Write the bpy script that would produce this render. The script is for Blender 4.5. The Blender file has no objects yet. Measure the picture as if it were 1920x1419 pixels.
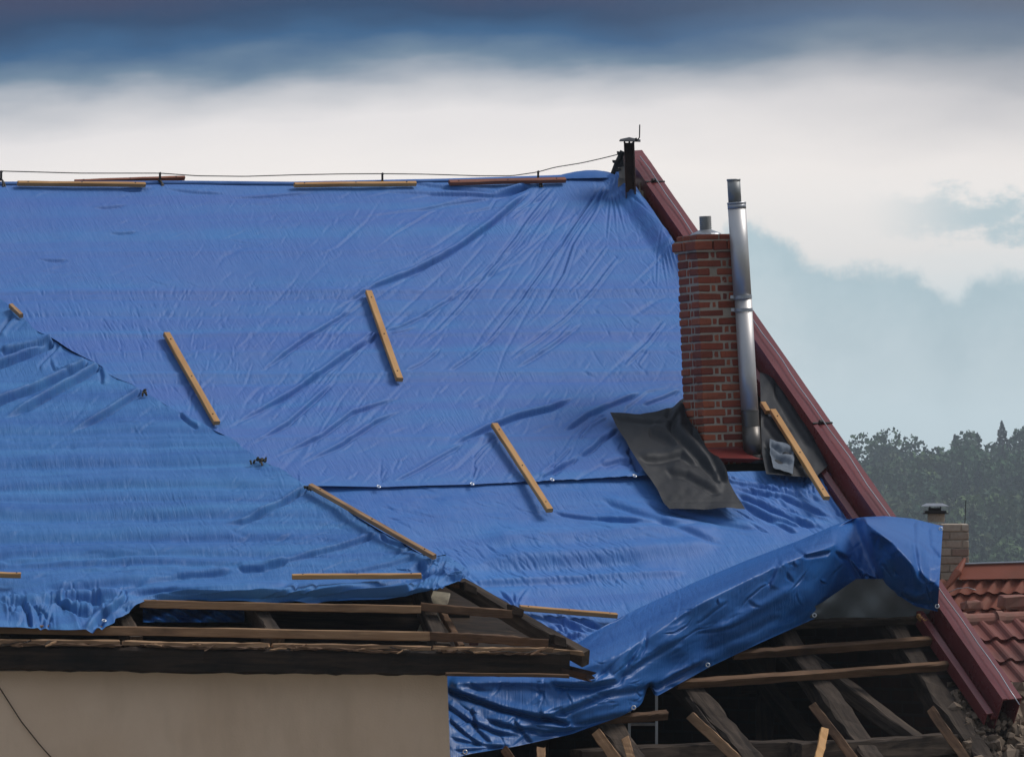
import bpy, math, random
import numpy as np
from mathutils import Matrix, Vector
rnd = random.Random(7); nr = np.random.RandomState(5)
sc = bpy.context.scene; COL = sc.collection
V = lambda *a: np.array(a, float)
# ------------------------------------------------------------------ camera
FPX = 12000.0; TILT = math.atan(240/FPX); ROLL = math.radians(2.1)
F = V(0, math.cos(TILT), math.sin(TILT)); R0 = V(1, 0, 0); U0 = V(0, -math.sin(TILT), math.cos(TILT))
R = math.cos(ROLL)*R0 - math.sin(ROLL)*U0; U = math.sin(ROLL)*R0 + math.cos(ROLL)*U0
EYE = V(0, 0, 9.0)
cd = bpy.data.cameras.new('camera'); cam = bpy.data.objects.new('camera', cd); COL.objects.link(cam)
cd.sensor_width = 36; cd.lens = FPX*36/1920; cd.clip_start = 0.5; cd.clip_end = 6000
m = Matrix.Identity(4)
for i in range(3):
    m[i][0] = R[i]; m[i][1] = U[i]; m[i][2] = -F[i]; m[i][3] = EYE[i]
cam.matrix_world = m; sc.camera = cam
# ------------------------------------------------------------------ light
SUN_EL, SUN_AZ = math.radians(48), math.radians(104)      # azimuth measured from behind the viewer towards the right
sd = bpy.data.lights.new('sun', 'SUN'); sd.energy = 2.4; sd.angle = math.radians(22); sd.color = (1.0, .95, .9)
so = bpy.data.objects.new('sun', sd); COL.objects.link(so)
sv = Vector((math.sin(SUN_AZ)*math.cos(SUN_EL), -math.cos(SUN_AZ)*math.cos(SUN_EL), math.sin(SUN_EL)))
so.rotation_euler = sv.to_track_quat('Z', 'Y').to_euler(); so.location = (20, -20, 40)
wd = bpy.data.worlds.new('World'); sc.world = wd; wd.use_nodes = True
def build_world():
    nt = wd.node_tree; N = nt.nodes; L = nt.links; N.clear()
    def nd(t, **k):
        n = N.new(t)
        for a, b in k.items(): setattr(n, a, b)
        return n
    def mth(op, a, b=None, c=None, clamp=False):
        n = nd('ShaderNodeMath', operation=op); n.use_clamp = clamp
        for i, v in enumerate((a, b, c)):
            if v is None: continue
            if isinstance(v, (int, float)): n.inputs[i].default_value = v
            else: L.new(v, n.inputs[i])
        return n.outputs[0]
    tc = nd('ShaderNodeTexCoord'); sp = nd('ShaderNodeSeparateXYZ'); L.new(tc.outputs['Generated'], sp.inputs[0])
    el = mth('ARCSINE', sp.outputs[2]); az = mth('ARCTAN2', sp.outputs[0], sp.outputs[1])
    # unit: one hundredth of a radian
    e = mth('MULTIPLY', el, 100.0); a = mth('MULTIPLY', az, 100.0)
    cmb = nd('ShaderNodeCombineXYZ'); L.new(a, cmb.inputs[0]); L.new(e, cmb.inputs[1])
    def noise(scale, detail=4, rough=.5, sx=1.0, sy=1.0, off=(0, 0, 0)):
        mp = nd('ShaderNodeMapping'); mp.inputs['Scale'].default_value = (sx, sy, 1); mp.inputs['Location'].default_value = off
        L.new(cmb.outputs[0], mp.inputs[0])
        n = nd('ShaderNodeTexNoise'); n.inputs['Scale'].default_value = scale; n.inputs['Detail'].default_value = detail; n.inputs['Roughness'].default_value = rough
        L.new(mp.outputs[0], n.inputs['Vector']); return mth('SUBTRACT', n.outputs[0], .5)
    # elevation pushed about by cloud noise
    e2 = mth('ADD', e, mth('MULTIPLY', noise(.40, 3, .5, .35, 1), 1.6))
    e2 = mth('ADD', e2, mth('MULTIPLY', noise(1.6, 4, .55, .3, 1, (3, 1, 0)), .5))
    e2 = mth('ADD', e2, mth('MULTIPLY', a, .0))
    t = mth('DIVIDE', e2, 12.0, clamp=True)
    cr = nd('ShaderNodeValToRGB'); L.new(t, cr.inputs[0]); r = cr.color_ramp
    def s2l(c): return tuple(((x/255+.055)/1.055)**2.4 if x > 10 else x/255/12.92 for x in c)+(1,)
    stops = [(0.0, (196, 214, 222)), (1.2, (203, 222, 230)), (2.6, (214, 226, 230)), (3.6, (232, 230, 228)), (5.1, (246, 240, 236)), (6.1, (232, 228, 228)),
             (6.6, (192, 194, 200)), (7.0, (104, 128, 152)), (7.35, (38, 86, 130)), (7.7, (12, 56, 98)), (8.1, (46, 54, 90)), (12.0, (66, 80, 104))]
    while len(r.elements) < len(stops): r.elements.new(.5)
    for el_, (p_, c_) in zip(r.elements, stops): el_.position = p_/12.0; el_.color = s2l(c_)
    # low blue cumulus bank: its crest follows a curve over azimuth
    fc = nd('ShaderNodeFloatCurve'); aa = mth('ADD', a, mth('MULTIPLY', noise(3.0, 4, .6), .25))
    L.new(mth('DIVIDE', aa, 14.0, clamp=True), fc.inputs['Value'])
    pts = [(0, 3.2), (2.6, 3.6), (3.45, 4.32), (3.75, 4.38), (4.1, 4.25), (4.5, 3.95), (4.85, 3.66), (5.3, 3.62), (5.8, 3.6), (6.3, 3.5), (6.6, 3.3), (6.9, 3.1), (7.2, 3.3), (7.7, 3.45), (8.2, 3.4), (9.5, 3.9), (11, 3.3), (14, 3.6)]
    cv = fc.mapping.curves[0]
    cv.points[0].location = (0, pts[0][1]/6); cv.points[1].location = (1, pts[-1][1]/6)
    for x, y in pts[1:-1]: cv.points.new(x/14, y/6)
    fc.mapping.update()
    crest = mth('MULTIPLY', fc.outputs[0], 6.0)
    crest = mth('ADD', crest, mth('MULTIPLY', noise(3.2, 6, .6), .62))
    below = mth('SUBTRACT', crest, e)
    soft = nd('ShaderNodeMapRange', interpolation_type='SMOOTHSTEP'); L.new(below, soft.inputs[0]); soft.inputs[1].default_value = -.06; soft.inputs[2].default_value = .32
    fade = nd('ShaderNodeMapRange', interpolation_type='SMOOTHSTEP'); L.new(below, fade.inputs[0]); fade.inputs[1].default_value = 3.2; fade.inputs[2].default_value = .2
    fade.inputs[3].default_value = .35; fade.inputs[4].default_value = 1
    mask = mth('MULTIPLY', soft.outputs[0], fade.outputs[0])
    mx = nd('ShaderNodeMix', data_type='RGBA'); L.new(mask, mx.inputs[0]); L.new(cr.outputs[0], mx.inputs[6])
    grd = nd('ShaderNodeMapRange'); L.new(mth('ADD', below, mth('MULTIPLY', noise(1.4, 6, .62), 1.6)), grd.inputs[0]); grd.inputs[1].default_value = .1; grd.inputs[2].default_value = 2.4
    bl = nd('ShaderNodeMix', data_type='RGBA'); L.new(grd.outputs[0], bl.inputs[0]); bl.inputs[6].default_value = s2l((176, 198, 207)); bl.inputs[7].default_value = s2l((202, 219, 226))
    L.new(bl.outputs[2], mx.inputs[7])
    # a second, higher torn bank towards the right
    b2 = mth('MULTIPLY', mth('SUBTRACT', 1, mth('ABSOLUTE', mth('DIVIDE', mth('SUBTRACT', e, 4.25), .75), clamp=False)), 1)
    b2 = mth('ADD', b2, mth('MULTIPLY', noise(1.5, 6, .62, .8, 1.3, (7, 2, 0)), 2.6))
    rgt = nd('ShaderNodeMapRange', interpolation_type='SMOOTHSTEP'); L.new(a, rgt.inputs[0]); rgt.inputs[1].default_value = 5.4; rgt.inputs[2].default_value = 7.6
    m2 = nd('ShaderNodeMapRange', interpolation_type='SMOOTHSTEP'); L.new(b2, m2.inputs[0]); m2.inputs[1].default_value = .3; m2.inputs[2].default_value = .95
    mk2 = mth('MULTIPLY', mth('MULTIPLY', m2.outputs[0], rgt.outputs[0]), .75, clamp=True)
    mx2 = nd('ShaderNodeMix', data_type='RGBA'); L.new(mk2, mx2.inputs[0]); L.new(mx.outputs[2], mx2.inputs[6]); mx2.inputs[7].default_value = s2l((168, 194, 204))
    # darker veil of rain towards the far right, upper part
    rg = nd('ShaderNodeMapRange', interpolation_type='SMOOTHSTEP'); L.new(a, rg.inputs[0]); rg.inputs[1].default_value = 0; rg.inputs[2].default_value = 9; rg.inputs[4].default_value = 1
    up = nd('ShaderNodeMapRange', interpolation_type='SMOOTHSTEP'); L.new(mth('ADD', e2, 0), up.inputs[0]); up.inputs[1].default_value = 4.4; up.inputs[2].default_value = 7.2
    mk3 = mth('MULTIPLY', mth('MULTIPLY', rg.outputs[0], up.outputs[0]), .55)
    mx3 = nd('ShaderNodeMix', data_type='RGBA', blend_type='MIX'); L.new(mk3, mx3.inputs[0]); L.new(mx2.outputs[2], mx3.inputs[6]); mx3.inputs[7].default_value = s2l((120, 126, 138))
    # overcast dome overhead, brighter again above the storm edge
    hi = nd('ShaderNodeMapRange', interpolation_type='SMOOTHSTEP'); L.new(e, hi.inputs[0]); hi.inputs[1].default_value = 12; hi.inputs[2].default_value = 60
    mx4 = nd('ShaderNodeMix', data_type='RGBA'); L.new(hi.outputs[0], mx4.inputs[0]); L.new(mx3.outputs[2], mx4.inputs[6]); mx4.inputs[7].default_value = (.36, .41, .50, 1)
    lo = nd('ShaderNodeMapRange'); L.new(e, lo.inputs[0]); lo.inputs[1].default_value = -6; lo.inputs[2].default_value = -1
    mx5 = nd('ShaderNodeMix', data_type='RGBA'); L.new(lo.outputs[0], mx5.inputs[0]); mx5.inputs[6].default_value = (.12, .13, .13, 1); L.new(mx4.outputs[2], mx5.inputs[7])
    bg = nd('ShaderNodeBackground'); L.new(mx5.outputs[2], bg.inputs[0]); bg.inputs[1].default_value = 1.12
    sky = nd('ShaderNodeTexSky', sky_type='NISHITA'); sky.sun_disc = False; sky.sun_elevation = SUN_EL; sky.sun_rotation = math.pi - SUN_AZ
    b0 = nd('ShaderNodeBackground'); L.new(sky.outputs[0], b0.inputs[0]); b0.inputs[1].default_value = .06
    ms = nd('ShaderNodeMixShader'); ms.inputs[0].default_value = .93; L.new(b0.outputs[0], ms.inputs[1]); L.new(bg.outputs[0], ms.inputs[2])
    o = nd('ShaderNodeOutputWorld'); L.new(ms.outputs[0], o.inputs[0])
build_world()
sc.view_settings.view_transform = 'Standard'; sc.view_settings.look = 'None'; sc.view_settings.exposure = 0; sc.view_settings.gamma = 1
sc.render.engine = 'CYCLES'; sc.cycles.max_bounces = 6; sc.cycles.volume_bounces = 0
try: sc.cycles.use_denoising = True
except Exception: pass
# ------------------------------------------------------------------ rays and the two roof planes
def ray(x, y):
    x = np.asarray(x, float)[..., None]; y = np.asarray(y, float)[..., None]
    return F + R*(x-960)/FPX - U*(y-709.5)/FPX
def at(x, y, D): return EYE + ray(x, y)*np.asarray(D, float)[..., None]
AL = math.radians(24.5); PI_ = math.radians(36)
Hu = V(math.cos(AL), math.sin(AL), 0); Hd = V(math.sin(AL), -math.cos(AL), 0); Z = V(0, 0, 1)
Hn = Hd*math.sin(PI_) + Z*math.cos(PI_); Hs = Hd*math.cos(PI_) - Z*math.sin(PI_)
P0 = EYE + ray(1340, 880)*40
class Plane:
    def __init__(s, p, n): s.p = p; s.n = n
    def depth(s, x, y, h=0): return (s.n@(s.p-EYE)+h)/(ray(x, y)@s.n)
    def pt(s, x, y, h=0): return at(x, y, s.depth(x, y, h))
MAIN = Plane(P0, Hn)
a_, b_, c_ = at(0, 1190, 35.7), at(1100, 1225, 35.9), at(0, 565, 39.5)
wn = np.cross(b_-a_, c_-a_); wn /= np.linalg.norm(wn)
if wn[2] < 0: wn = -wn
WING = Plane(a_, wn)
RIDGE_Z = MAIN.pt(600, 341)[2]
O = MAIN.pt(1200, 330); O = O + Hs*((O[2]-RIDGE_Z)/math.sin(PI_))          # ridge end at the verge
def HP(a, s, h=0): return O + Hu*a + Hs*s + Hn*h
def hc(x, y, h=0):
    q = MAIN.pt(x, y, h)-O; return q@Hu, q@Hs
# ------------------------------------------------------------------ object helpers
WM = {}
def tag(o, label=None, cat=None, group=None, kind=None):
    for k, v in (('label', label), ('category', cat), ('group', group), ('kind', kind)):
        if v: o[k] = v
    return o
def link(o, M, parent):
    COL.objects.link(o); WM[o.name] = M
    if parent is not None:
        o.parent = parent; M = WM[parent.name].inverted() @ M
    o.matrix_basis = M; return o
def empty(name, loc, **k):
    o = bpy.data.objects.new(name, None); o.empty_display_size = .2
    link(o, Matrix.Translation(Vector(loc)), None); return tag(o, **k)
def mesh(name, v, f, mat, parent=None, smooth=False, M=None, origin=None, uv=None, **k):
    v = np.asarray(v, float)
    if M is None:
        if origin is None: origin = v.mean(0)
        M = Matrix.Translation(Vector(origin)); v = v-np.asarray(origin)
    me = bpy.data.meshes.new(name)
    me.from_pydata(v.tolist(), [], f if isinstance(f, list) else f.tolist())
    if uv is not None:
        ul = me.uv_layers.new(name='uv'); li = np.empty(len(me.loops), int); me.loops.foreach_get('vertex_index', li)
        ul.data.foreach_set('uv', np.asarray(uv, np.float32)[li].ravel())
    me.materials.append(mat)
    if smooth: me.polygons.foreach_set('use_smooth', [True]*len(me.polygons))
    me.update()
    return tag(link(bpy.data.objects.new(name, me), M, parent), **k)
class MB:
    def __init__(s): s.v = []; s.f = []
    def add(s, v, f):
        b = len(s.v); s.v += [list(map(float, q)) for q in v]; s.f += [[i+b for i in q] for q in f]
    def box(s, c, x, y, z, jit=0, ch=0):
        c, x, y, z = map(np.asarray, (c, x, y, z)); vs = []
        if ch:
            for sx in (-1, 1):
                for sy in (-1, 1):
                    for sz in (-1, 1):
                        for k in range(3):
                            q = [sx, sy, sz]
                            lens = [np.linalg.norm(x), np.linalg.norm(y), np.linalg.norm(z)]
                            for j in range(3):
                                if j != k: q[j] *= 1-ch/lens[j]
                            vs.append(c+x*q[0]+y*q[1]+z*q[2]+(nr.rand(3)-.5)*jit)
            ix = lambda a, b, c2, k: ((a*2+b)*2+c2)*3+k
            F_ = []
            for k in range(3):
                for sg in (0, 1):
                    o = [q for q in range(3) if q != k]; loop = []
                    for p, q in ((0, 0), (1, 0), (1, 1), (0, 1)):
                        t = [0, 0, 0]; t[k] = sg; t[o[0]] = p; t[o[1]] = q; loop.append(ix(*t, k))
                    F_.append(loop)
            for k in range(3):      # edges parallel to axis k
                o = [q for q in range(3) if q != k]
                for p in (0, 1):
                    for q in (0, 1):
                        t0 = [0, 0, 0]; t1 = [0, 0, 0]; t0[o[0]] = t1[o[0]] = p; t0[o[1]] = t1[o[1]] = q; t1[k] = 1
                        F_.append([ix(*t0, o[0]), ix(*t1, o[0]), ix(*t1, o[1]), ix(*t0, o[1])])
            for p in (0, 1):
                for q in (0, 1):
                    for r in (0, 1): F_.append([ix(p, q, r, 0), ix(p, q, r, 1), ix(p, q, r, 2)])
            s.add(vs, F_)
        else:
            for sx in (-1, 1):
                for sy in (-1, 1):
                    for sz in (-1, 1): vs.append(c+x*sx+y*sy+z*sz+(nr.rand(3)-.5)*jit)
            s.add(vs, [[0, 1, 3, 2], [4, 6, 7, 5], [0, 4, 5, 1], [2, 3, 7, 6], [0, 2, 6, 4], [1, 5, 7, 3]])
    def tube(s, pts, r, n=10, caps=True):
        pts = [np.asarray(p, float) for p in pts]; rr = r if hasattr(r, '__len__') else [r]*len(pts); rings = []
        ref = None
        for i, p in enumerate(pts):
            t = pts[min(i+1, len(pts)-1)]-pts[max(i-1, 0)]; t /= np.linalg.norm(t)
            if ref is None: ref = V(0, 0, 1) if abs(t[2]) < .9 else V(1, 0, 0)
            a = np.cross(t, ref); a /= np.linalg.norm(a); b = np.cross(a, t); ref = b
            rings.append([p+rr[i]*(a*math.cos(2*math.pi*k/n)+b*math.sin(2*math.pi*k/n)) for k in range(n)])
        f = []
        for i in range(len(rings)-1):
            for k in range(n): f.append([i*n+k, i*n+(k+1) % n, (i+1)*n+(k+1) % n, (i+1)*n+k])
        if caps: f += [list(range(n))[::-1], [(len(rings)-1)*n+k for k in range(n)]]
        s.add([q for g in rings for q in g], f)
    def build(s, name, mat, parent=None, **k): return mesh(name, s.v, s.f, mat, parent, **k)
def beam(name, p0, p1, w, h, up, mat, parent=None, seg=10, rough=.0, bow=0, ends=0.0, **k):
    """box-section timber from p0 to p1, w wide, h thick towards up; local x runs along it"""
    p0 = np.asarray(p0, float); p1 = np.asarray(p1, float); Ld = np.linalg.norm(p1-p0); x = (p1-p0)/Ld
    z = np.asarray(up)-x*(np.asarray(up)@x); z /= np.linalg.norm(z); y = np.cross(z, x)
    c = min(w, h)*.07+.001; vs = []; n = 8
    prof = [(-w/2+c, -h/2), (w/2-c, -h/2), (w/2, -h/2+c), (w/2, h/2-c), (w/2-c, h/2), (-w/2+c, h/2), (-w/2, h/2-c), (-w/2, -h/2+c)]
    ph = rnd.random()*9
    for i in range(seg+1):
        t = i/seg; e = (rnd.random()-.5)*ends if i in (0, seg) else 0
        for (a, b) in prof:
            j = (nr.rand(2)-.5)*rough
            wv = rough*.3*math.sin(t*7+ph)
            ee = e + ((nr.rand()-.5)*ends if i in (0, seg) else 0)
            vs.append((t*Ld+ee, a+j[0]+wv, b+j[1]+bow*4*t*(1-t)+rough*.4*math.sin(t*5+2*ph)))
    f = []
    for i in range(seg):
        for q in range(n): f.append([i*n+q, i*n+(q+1) % n, (i+1)*n+(q+1) % n, (i+1)*n+q][::-1])
    f += [list(range(n)), [seg*n+q for q in range(n)][::-1]]
    M = Matrix(((x[0], y[0], z[0], p0[0]), (x[1], y[1], z[1], p0[1]), (x[2], y[2], z[2], p0[2]), (0, 0, 0, 1)))
    return mesh(name, vs, f, mat, parent, M=M, **k)
# ------------------------------------------------------------------ materials
class NT:
    def __init__(s, name):
        s.m = bpy.data.materials.new(name); s.m.use_nodes = True; s.nt = s.m.node_tree; s.N = s.nt.nodes; s.L = s.nt.links
        s.b = s.N['Principled BSDF']
    def nd(s, t, **k):
        n = s.N.new(t)
        for a, b in k.items(): setattr(n, a, b)
        return n
    def put(s, sock, v):
        if isinstance(v, bpy.types.NodeSocket): s.L.new(v, sock)
        else: sock.default_value = v
    def coord(s, kind='Object', sc_=(1, 1, 1), rot=(0, 0, 0), loc=(0, 0, 0), rand=False):
        t = s.nd('ShaderNodeTexCoord'); mp = s.nd('ShaderNodeMapping')
        mp.inputs['Scale'].default_value = sc_; mp.inputs['Rotation'].default_value = rot; mp.inputs['Location'].default_value = loc
        s.L.new(t.outputs[kind], mp.inputs[0]); o = mp.outputs[0]
        if rand:
            oi = s.nd('ShaderNodeObjectInfo'); va = s.nd('ShaderNodeVectorMath', operation='MULTIPLY_ADD')
            va.inputs[0].default_value = (37, 53, 71); s.L.new(oi.outputs['Random'], va.inputs[1]); s.L.new(o, va.inputs[2]); o = va.outputs[0]
        return o
    def noise(s, vec, scale=5, detail=4, rough=.55, dist=0):
        n = s.nd('ShaderNodeTexNoise'); s.L.new(vec, n.inputs['Vector'])
        n.inputs['Scale'].default_value = scale; n.inputs['Detail'].default_value = detail; n.inputs['Roughness'].default_value = rough; n.inputs['Distortion'].default_value = dist
        return n.outputs[0]
    def ramp(s, fac, stops):
        n = s.nd('ShaderNodeValToRGB'); s.L.new(fac, n.inputs[0]); r = n.color_ramp
        while len(r.elements) < len(stops): r.elements.new(.5)
        for e, (p, c) in zip(r.elements, stops): e.position = p; e.color = (*c, 1) if hasattr(c, '__len__') else (c, c, c, 1)
        return n.outputs[0]
    def mix(s, f, a, b, mode='MIX'):
        n = s.nd('ShaderNodeMix', data_type='RGBA', blend_type=mode)
        s.put(n.inputs[0], f)
        for i, v in ((6, a), (7, b)):
            if isinstance(v, tuple) and len(v) == 3: v = (*v, 1)
            s.put(n.inputs[i], v)
        return n.outputs[2]
    def math(s, op, a, b):
        n = s.nd('ShaderNodeMath', operation=op); s.put(n.inputs[0], a); s.put(n.inputs[1], b); return n.outputs[0]
    def bump(s, h, st=.3, dist=.01, prev=None):
        n = s.nd('ShaderNodeBump'); n.inputs['Strength'].default_value = st; n.inputs['Distance'].default_value = dist; s.L.new(h, n.inputs['Height'])
        if prev is not None: s.L.new(prev, n.inputs['Normal'])
        return n.outputs[0]
    def fin(s, col=None, rough=None, nrm=None, **k):
        if col is not None: s.put(s.b.inputs['Base Color'], (*col, 1) if isinstance(col, tuple) else col)
        if rough is not None: s.put(s.b.inputs['Roughness'], rough)
        if nrm is not None: s.L.new(nrm, s.b.inputs['Normal'])
        for a, b in k.items(): s.put(s.b.inputs[a.replace('_', ' ')], b)
        return s.m
def tarp_mat(name, c1, c2, c3, lean=1.0, crink=1.0, rough=.60):
    t = NT(name); uv = t.coord('UV')
    band = t.noise(t.coord('UV', (.03, 1.9, 1)), 3.0, 3, .6)
    blot = t.noise(uv, 1.6, 4, .6)
    col = t.mix(t.ramp(band, [(.35, 0.0), (.65, 1.0)]), c1, c2)
    col = t.mix(t.math('MULTIPLY', t.ramp(blot, [(.4, 0.), (.7, 1.)]), .55), col, c3)
    weave = t.noise(t.coord('UV', (60, 9, 1), (0, 0, .1)), 4, 2, .6)
    col = t.mix(t.math('MULTIPLY', weave, .22), col, (.01, .04, .16))
    h1 = t.noise(t.coord('UV', (46, 7, 1), (0, 0, -lean*.75)), 1.0, 4, .6, .6)
    h2 = t.noise(t.coord('UV', (38, 6, 1), (0, 0, lean*.6)), 1.0, 4, .6, .8)
    sel = t.ramp(t.noise(uv, 1.1, 2), [(.42, 0.), (.58, 1.)])
    h = t.mix(sel, h1, h2)
    amp = t.ramp(t.noise(t.coord('UV', (.5, 3, 1)), 1.3, 3), [(.3, .25), (.7, 1.)])
    hh = t.mix(amp, (.5, .5, .5), h)
    fine = t.noise(t.coord('UV', (1, 1, 1)), 70, 3, .6)
    nb = t.bump(hh, .55*crink, .016); nb = t.bump(fine, .25, .0022, nb)
    return t.fin(col, rough, nb, Specular_IOR_Level=.30)
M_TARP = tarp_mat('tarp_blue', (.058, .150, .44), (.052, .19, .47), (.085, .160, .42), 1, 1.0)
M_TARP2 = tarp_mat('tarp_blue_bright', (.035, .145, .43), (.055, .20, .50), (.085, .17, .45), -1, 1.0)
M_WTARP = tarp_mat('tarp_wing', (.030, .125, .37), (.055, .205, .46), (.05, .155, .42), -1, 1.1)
M_TARP_DARK = tarp_mat('tarp_blue_shaded', (.010, .088, .31), (.022, .13, .39), (.035, .135, .39), -1, .9, .42)  # darker copy of the tarp blue, shade of hanging folds put into colour
def wood_mat(name, light, dark, knot, rough=.75, bumpd=.003, streak=10):
    t = NT(name); v = t.coord('Object', (.8, streak, streak), rand=True)
    g = t.noise(v, 3, 5, .65, .6); big = t.noise(t.coord('Object', (1.2, 3, 3), rand=True), 2.2, 4, .6)
    c = t.mix(t.ramp(g, [(.35, 0.), (.68, 1.)]), dark, light)
    c = t.mix(t.ramp(big, [(.5, 0.), (.72, .7)]), c, knot)
    oi = t.nd('ShaderNodeObjectInfo'); c = t.mix(t.math('MULTIPLY', oi.outputs['Random'], .38), c, tuple(q*.4 for q in dark))
    return t.fin(c, rough, t.bump(g, .8, bumpd), Specular_IOR_Level=.22)
M_NEW = wood_mat('fresh_pine', (.62, .36, .15), (.48, .25, .09), (.36, .16, .05), .6, .0015)
M_NEWRED = wood_mat('wet_red_pine', (.30, .11, .06), (.2, .07, .04), (.12, .05, .04), .55, .0015)
M_BAT = wood_mat('weathered_batten', (.50, .31, .17), (.27, .155, .08), (.08, .05, .035), .75, .003)
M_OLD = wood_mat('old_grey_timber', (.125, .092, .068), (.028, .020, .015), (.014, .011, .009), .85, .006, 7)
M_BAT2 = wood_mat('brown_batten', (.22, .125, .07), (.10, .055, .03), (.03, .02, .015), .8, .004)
M_DARK = wood_mat('dark_timber', (.050, .030, .018), (.010, .0065, .004), (.006, .005, .004), .7, .005)
def plain(name, col, rough, metal=0, var=.3, scale=6, bumpd=.002, spec=.5, dirt=(.05, .04, .03), dirtf=.35):
    t = NT(name); n1 = t.noise(t.coord('Object'), scale, 5, .62); n2 = t.noise(t.coord('Object', (1, 1, .3)), scale*.4, 4, .6)
    c = t.mix(t.math('MULTIPLY', n1, var), col, tuple(x*.45 for x in col)); c = t.mix(t.math('MULTIPLY', t.ramp(n2, [(.5, 0.), (.75, 1.)]), dirtf), c, dirt)
    return t.fin(c, t.ramp(n1, [(.3, rough*.8), (.7, min(1, rough*1.2))]), t.bump(n1, .3, bumpd), Metallic=metal, Specular_IOR_Level=spec)
M_RED = plain('red_painted_sheet', (.20, .048, .048), .28, 0, .45, 3, .0012, .6, (.05, .012, .012), .5)
M_REDD = plain('dark_red_sheet', (.10, .014, .012), .4, 0, .6, 4, .0015, .5, (.02, .006, .006), .6)
M_STEEL = plain('stainless_steel', (.60, .585, .57), .48, .7, .25, 3, .0004, .5, (.25, .2, .17), .4)
M_STEELD = plain('sooty_steel', (.16, .15, .14), .4, .8, .5, 6, .001, .5, (.05, .04, .03), .5)
M_ZINC = plain('grey_zinc', (.42, .44, .47), .4, .7, .3, 8)
M_BLACKM = plain('black_iron', (.03, .028, .027), .5, .5, .4, 12)
M_RUST = plain('rusty_iron', (.055, .03, .022), .75, .2, .7, 5, .004, .4, (.16, .06, .02), .55)
M_GREYM = plain('grey_flue_liner', (.30, .31, .31), .5, .6, .3, 10)
M_WHITEM = plain('grommet_metal', (.75, .77, .8), .3, .6, .1, 10)
M_MORT = plain('mortar', (.40, .335, .26), .95, 0, .5, 25, .006, .3, (.08, .06, .045), .6)
M_ATTIC_DARK = plain('dark_attic', (.03, .025, .02), .95, 0, .6, 3, .01, .2)  # near-black colour puts the attic's shade into floor and walls
M_GROUND = plain('ground', (.20, .185, .15), .95, 0, .6, .3, .05, .2)
M_HILL = plain('hill_floor', (.035, .045, .025), 1, 0, .6, .02, .1, .1)
M_TWIG = plain('tied_rag', (.06, .06, .045), .9, 0, .7, 30, .01, .2, (.2, .12, .08), .5)
def membrane():
    t = NT('black_membrane'); n = t.noise(t.coord('UV', (1, 1, 1)), 9, 5, .6); f = t.noise(t.coord('UV'), 160, 3, .7)
    c = t.mix(t.ramp(n, [(.35, 0.), (.7, 1.)]), (.009, .011, .015), (.016, .018, .023)); c = t.mix(t.math('MULTIPLY', f, .3), c, (.022, .025, .030))
    return t.fin(c, .6, t.bump(f, .3, .002, t.bump(n, .4, .01)), Specular_IOR_Level=.3)
M_MEMB = membrane()
M_SCRAP = plain('grey_blue_felt', (.16, .19, .23), .8, 0, .7, 40, .006, .2, (.04, .05, .08), .5)
M_GREYT = plain('grey_translucent_sheet', (.15, .17, .18), .4, 0, .6, 6, .01, .5)
def plaster():
    t = NT('cream_plaster'); o = t.coord('Object')
    n = t.noise(o, 1.3, 5, .6); st = t.noise(t.coord('Object', (3, 3, .9)), 1.1, 4, .6); g = t.noise(o, 90, 4, .6)
    c = t.mix(t.ramp(n, [(.3, 0.), (.75, 1.)]), (.66, .47, .32), (.76, .57, .41)); c = t.mix(t.math('MULTIPLY', t.ramp(st, [(.5, 0.), (.75, 1.)]), .22), c, (.25, .17, .10))
    return t.fin(c, .9, t.bump(g, .6, .004, t.bump(n, .5, .02)), Specular_IOR_Level=.2)
M_PLASTER = plaster()
def brick_mat(name, cols, rough=.85):
    t = NT(name); g = t.nd('ShaderNodeNewGeometry'); o = t.coord('Object')
    c = t.ramp(g.outputs['Random Per Island'], [(i/(len(cols)-1), q) for i, q in enumerate(cols)])
    n = t.noise(o, 28, 5, .65); st = t.noise(t.coord('Object', (14, 14, 3), (.5, .4, 0)), 6, 4, .7)
    c = t.mix(t.math('MULTIPLY', n, .55), c, (.10, .035, .02)); c = t.mix(t.ramp(st, [(.55, 0.), (.8, .55)]), c, (.05, .02, .015))
    return t.fin(c, rough, t.bump(n, .6, .006), Specular_IOR_Level=.3)
M_BRICK = brick_mat('red_brick', [(.36, .078, .038), (.23, .048, .028), (.43, .115, .052), (.17, .036, .024), (.39, .09, .038)])
M_PBRICK = brick_mat('pale_brick', [(.50, .44, .34), (.42, .36, .28), (.30, .22, .17), (.56, .50, .40)])
M_TILE = plain('clay_tile', (.19, .055, .042), .7, 0, .6, 4, .004, .35, (.05, .035, .03), .6)
M_TILER = plain('orange_clay_ridge', (.25, .07, .038), .7, 0, .5, 3, .004, .35, (.10, .07, .05), .5)
M_RIDGET = plain('weathered_ridge_tile', (.28, .12, .09), .8, 0, .6, 8, .005, .3, (.14, .12, .09), .6)
M_STONE = plain('rubble_stone', (.24, .18, .13), .95, 0, .8, 12, .01, .2, (.05, .04, .035), .5)
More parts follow.
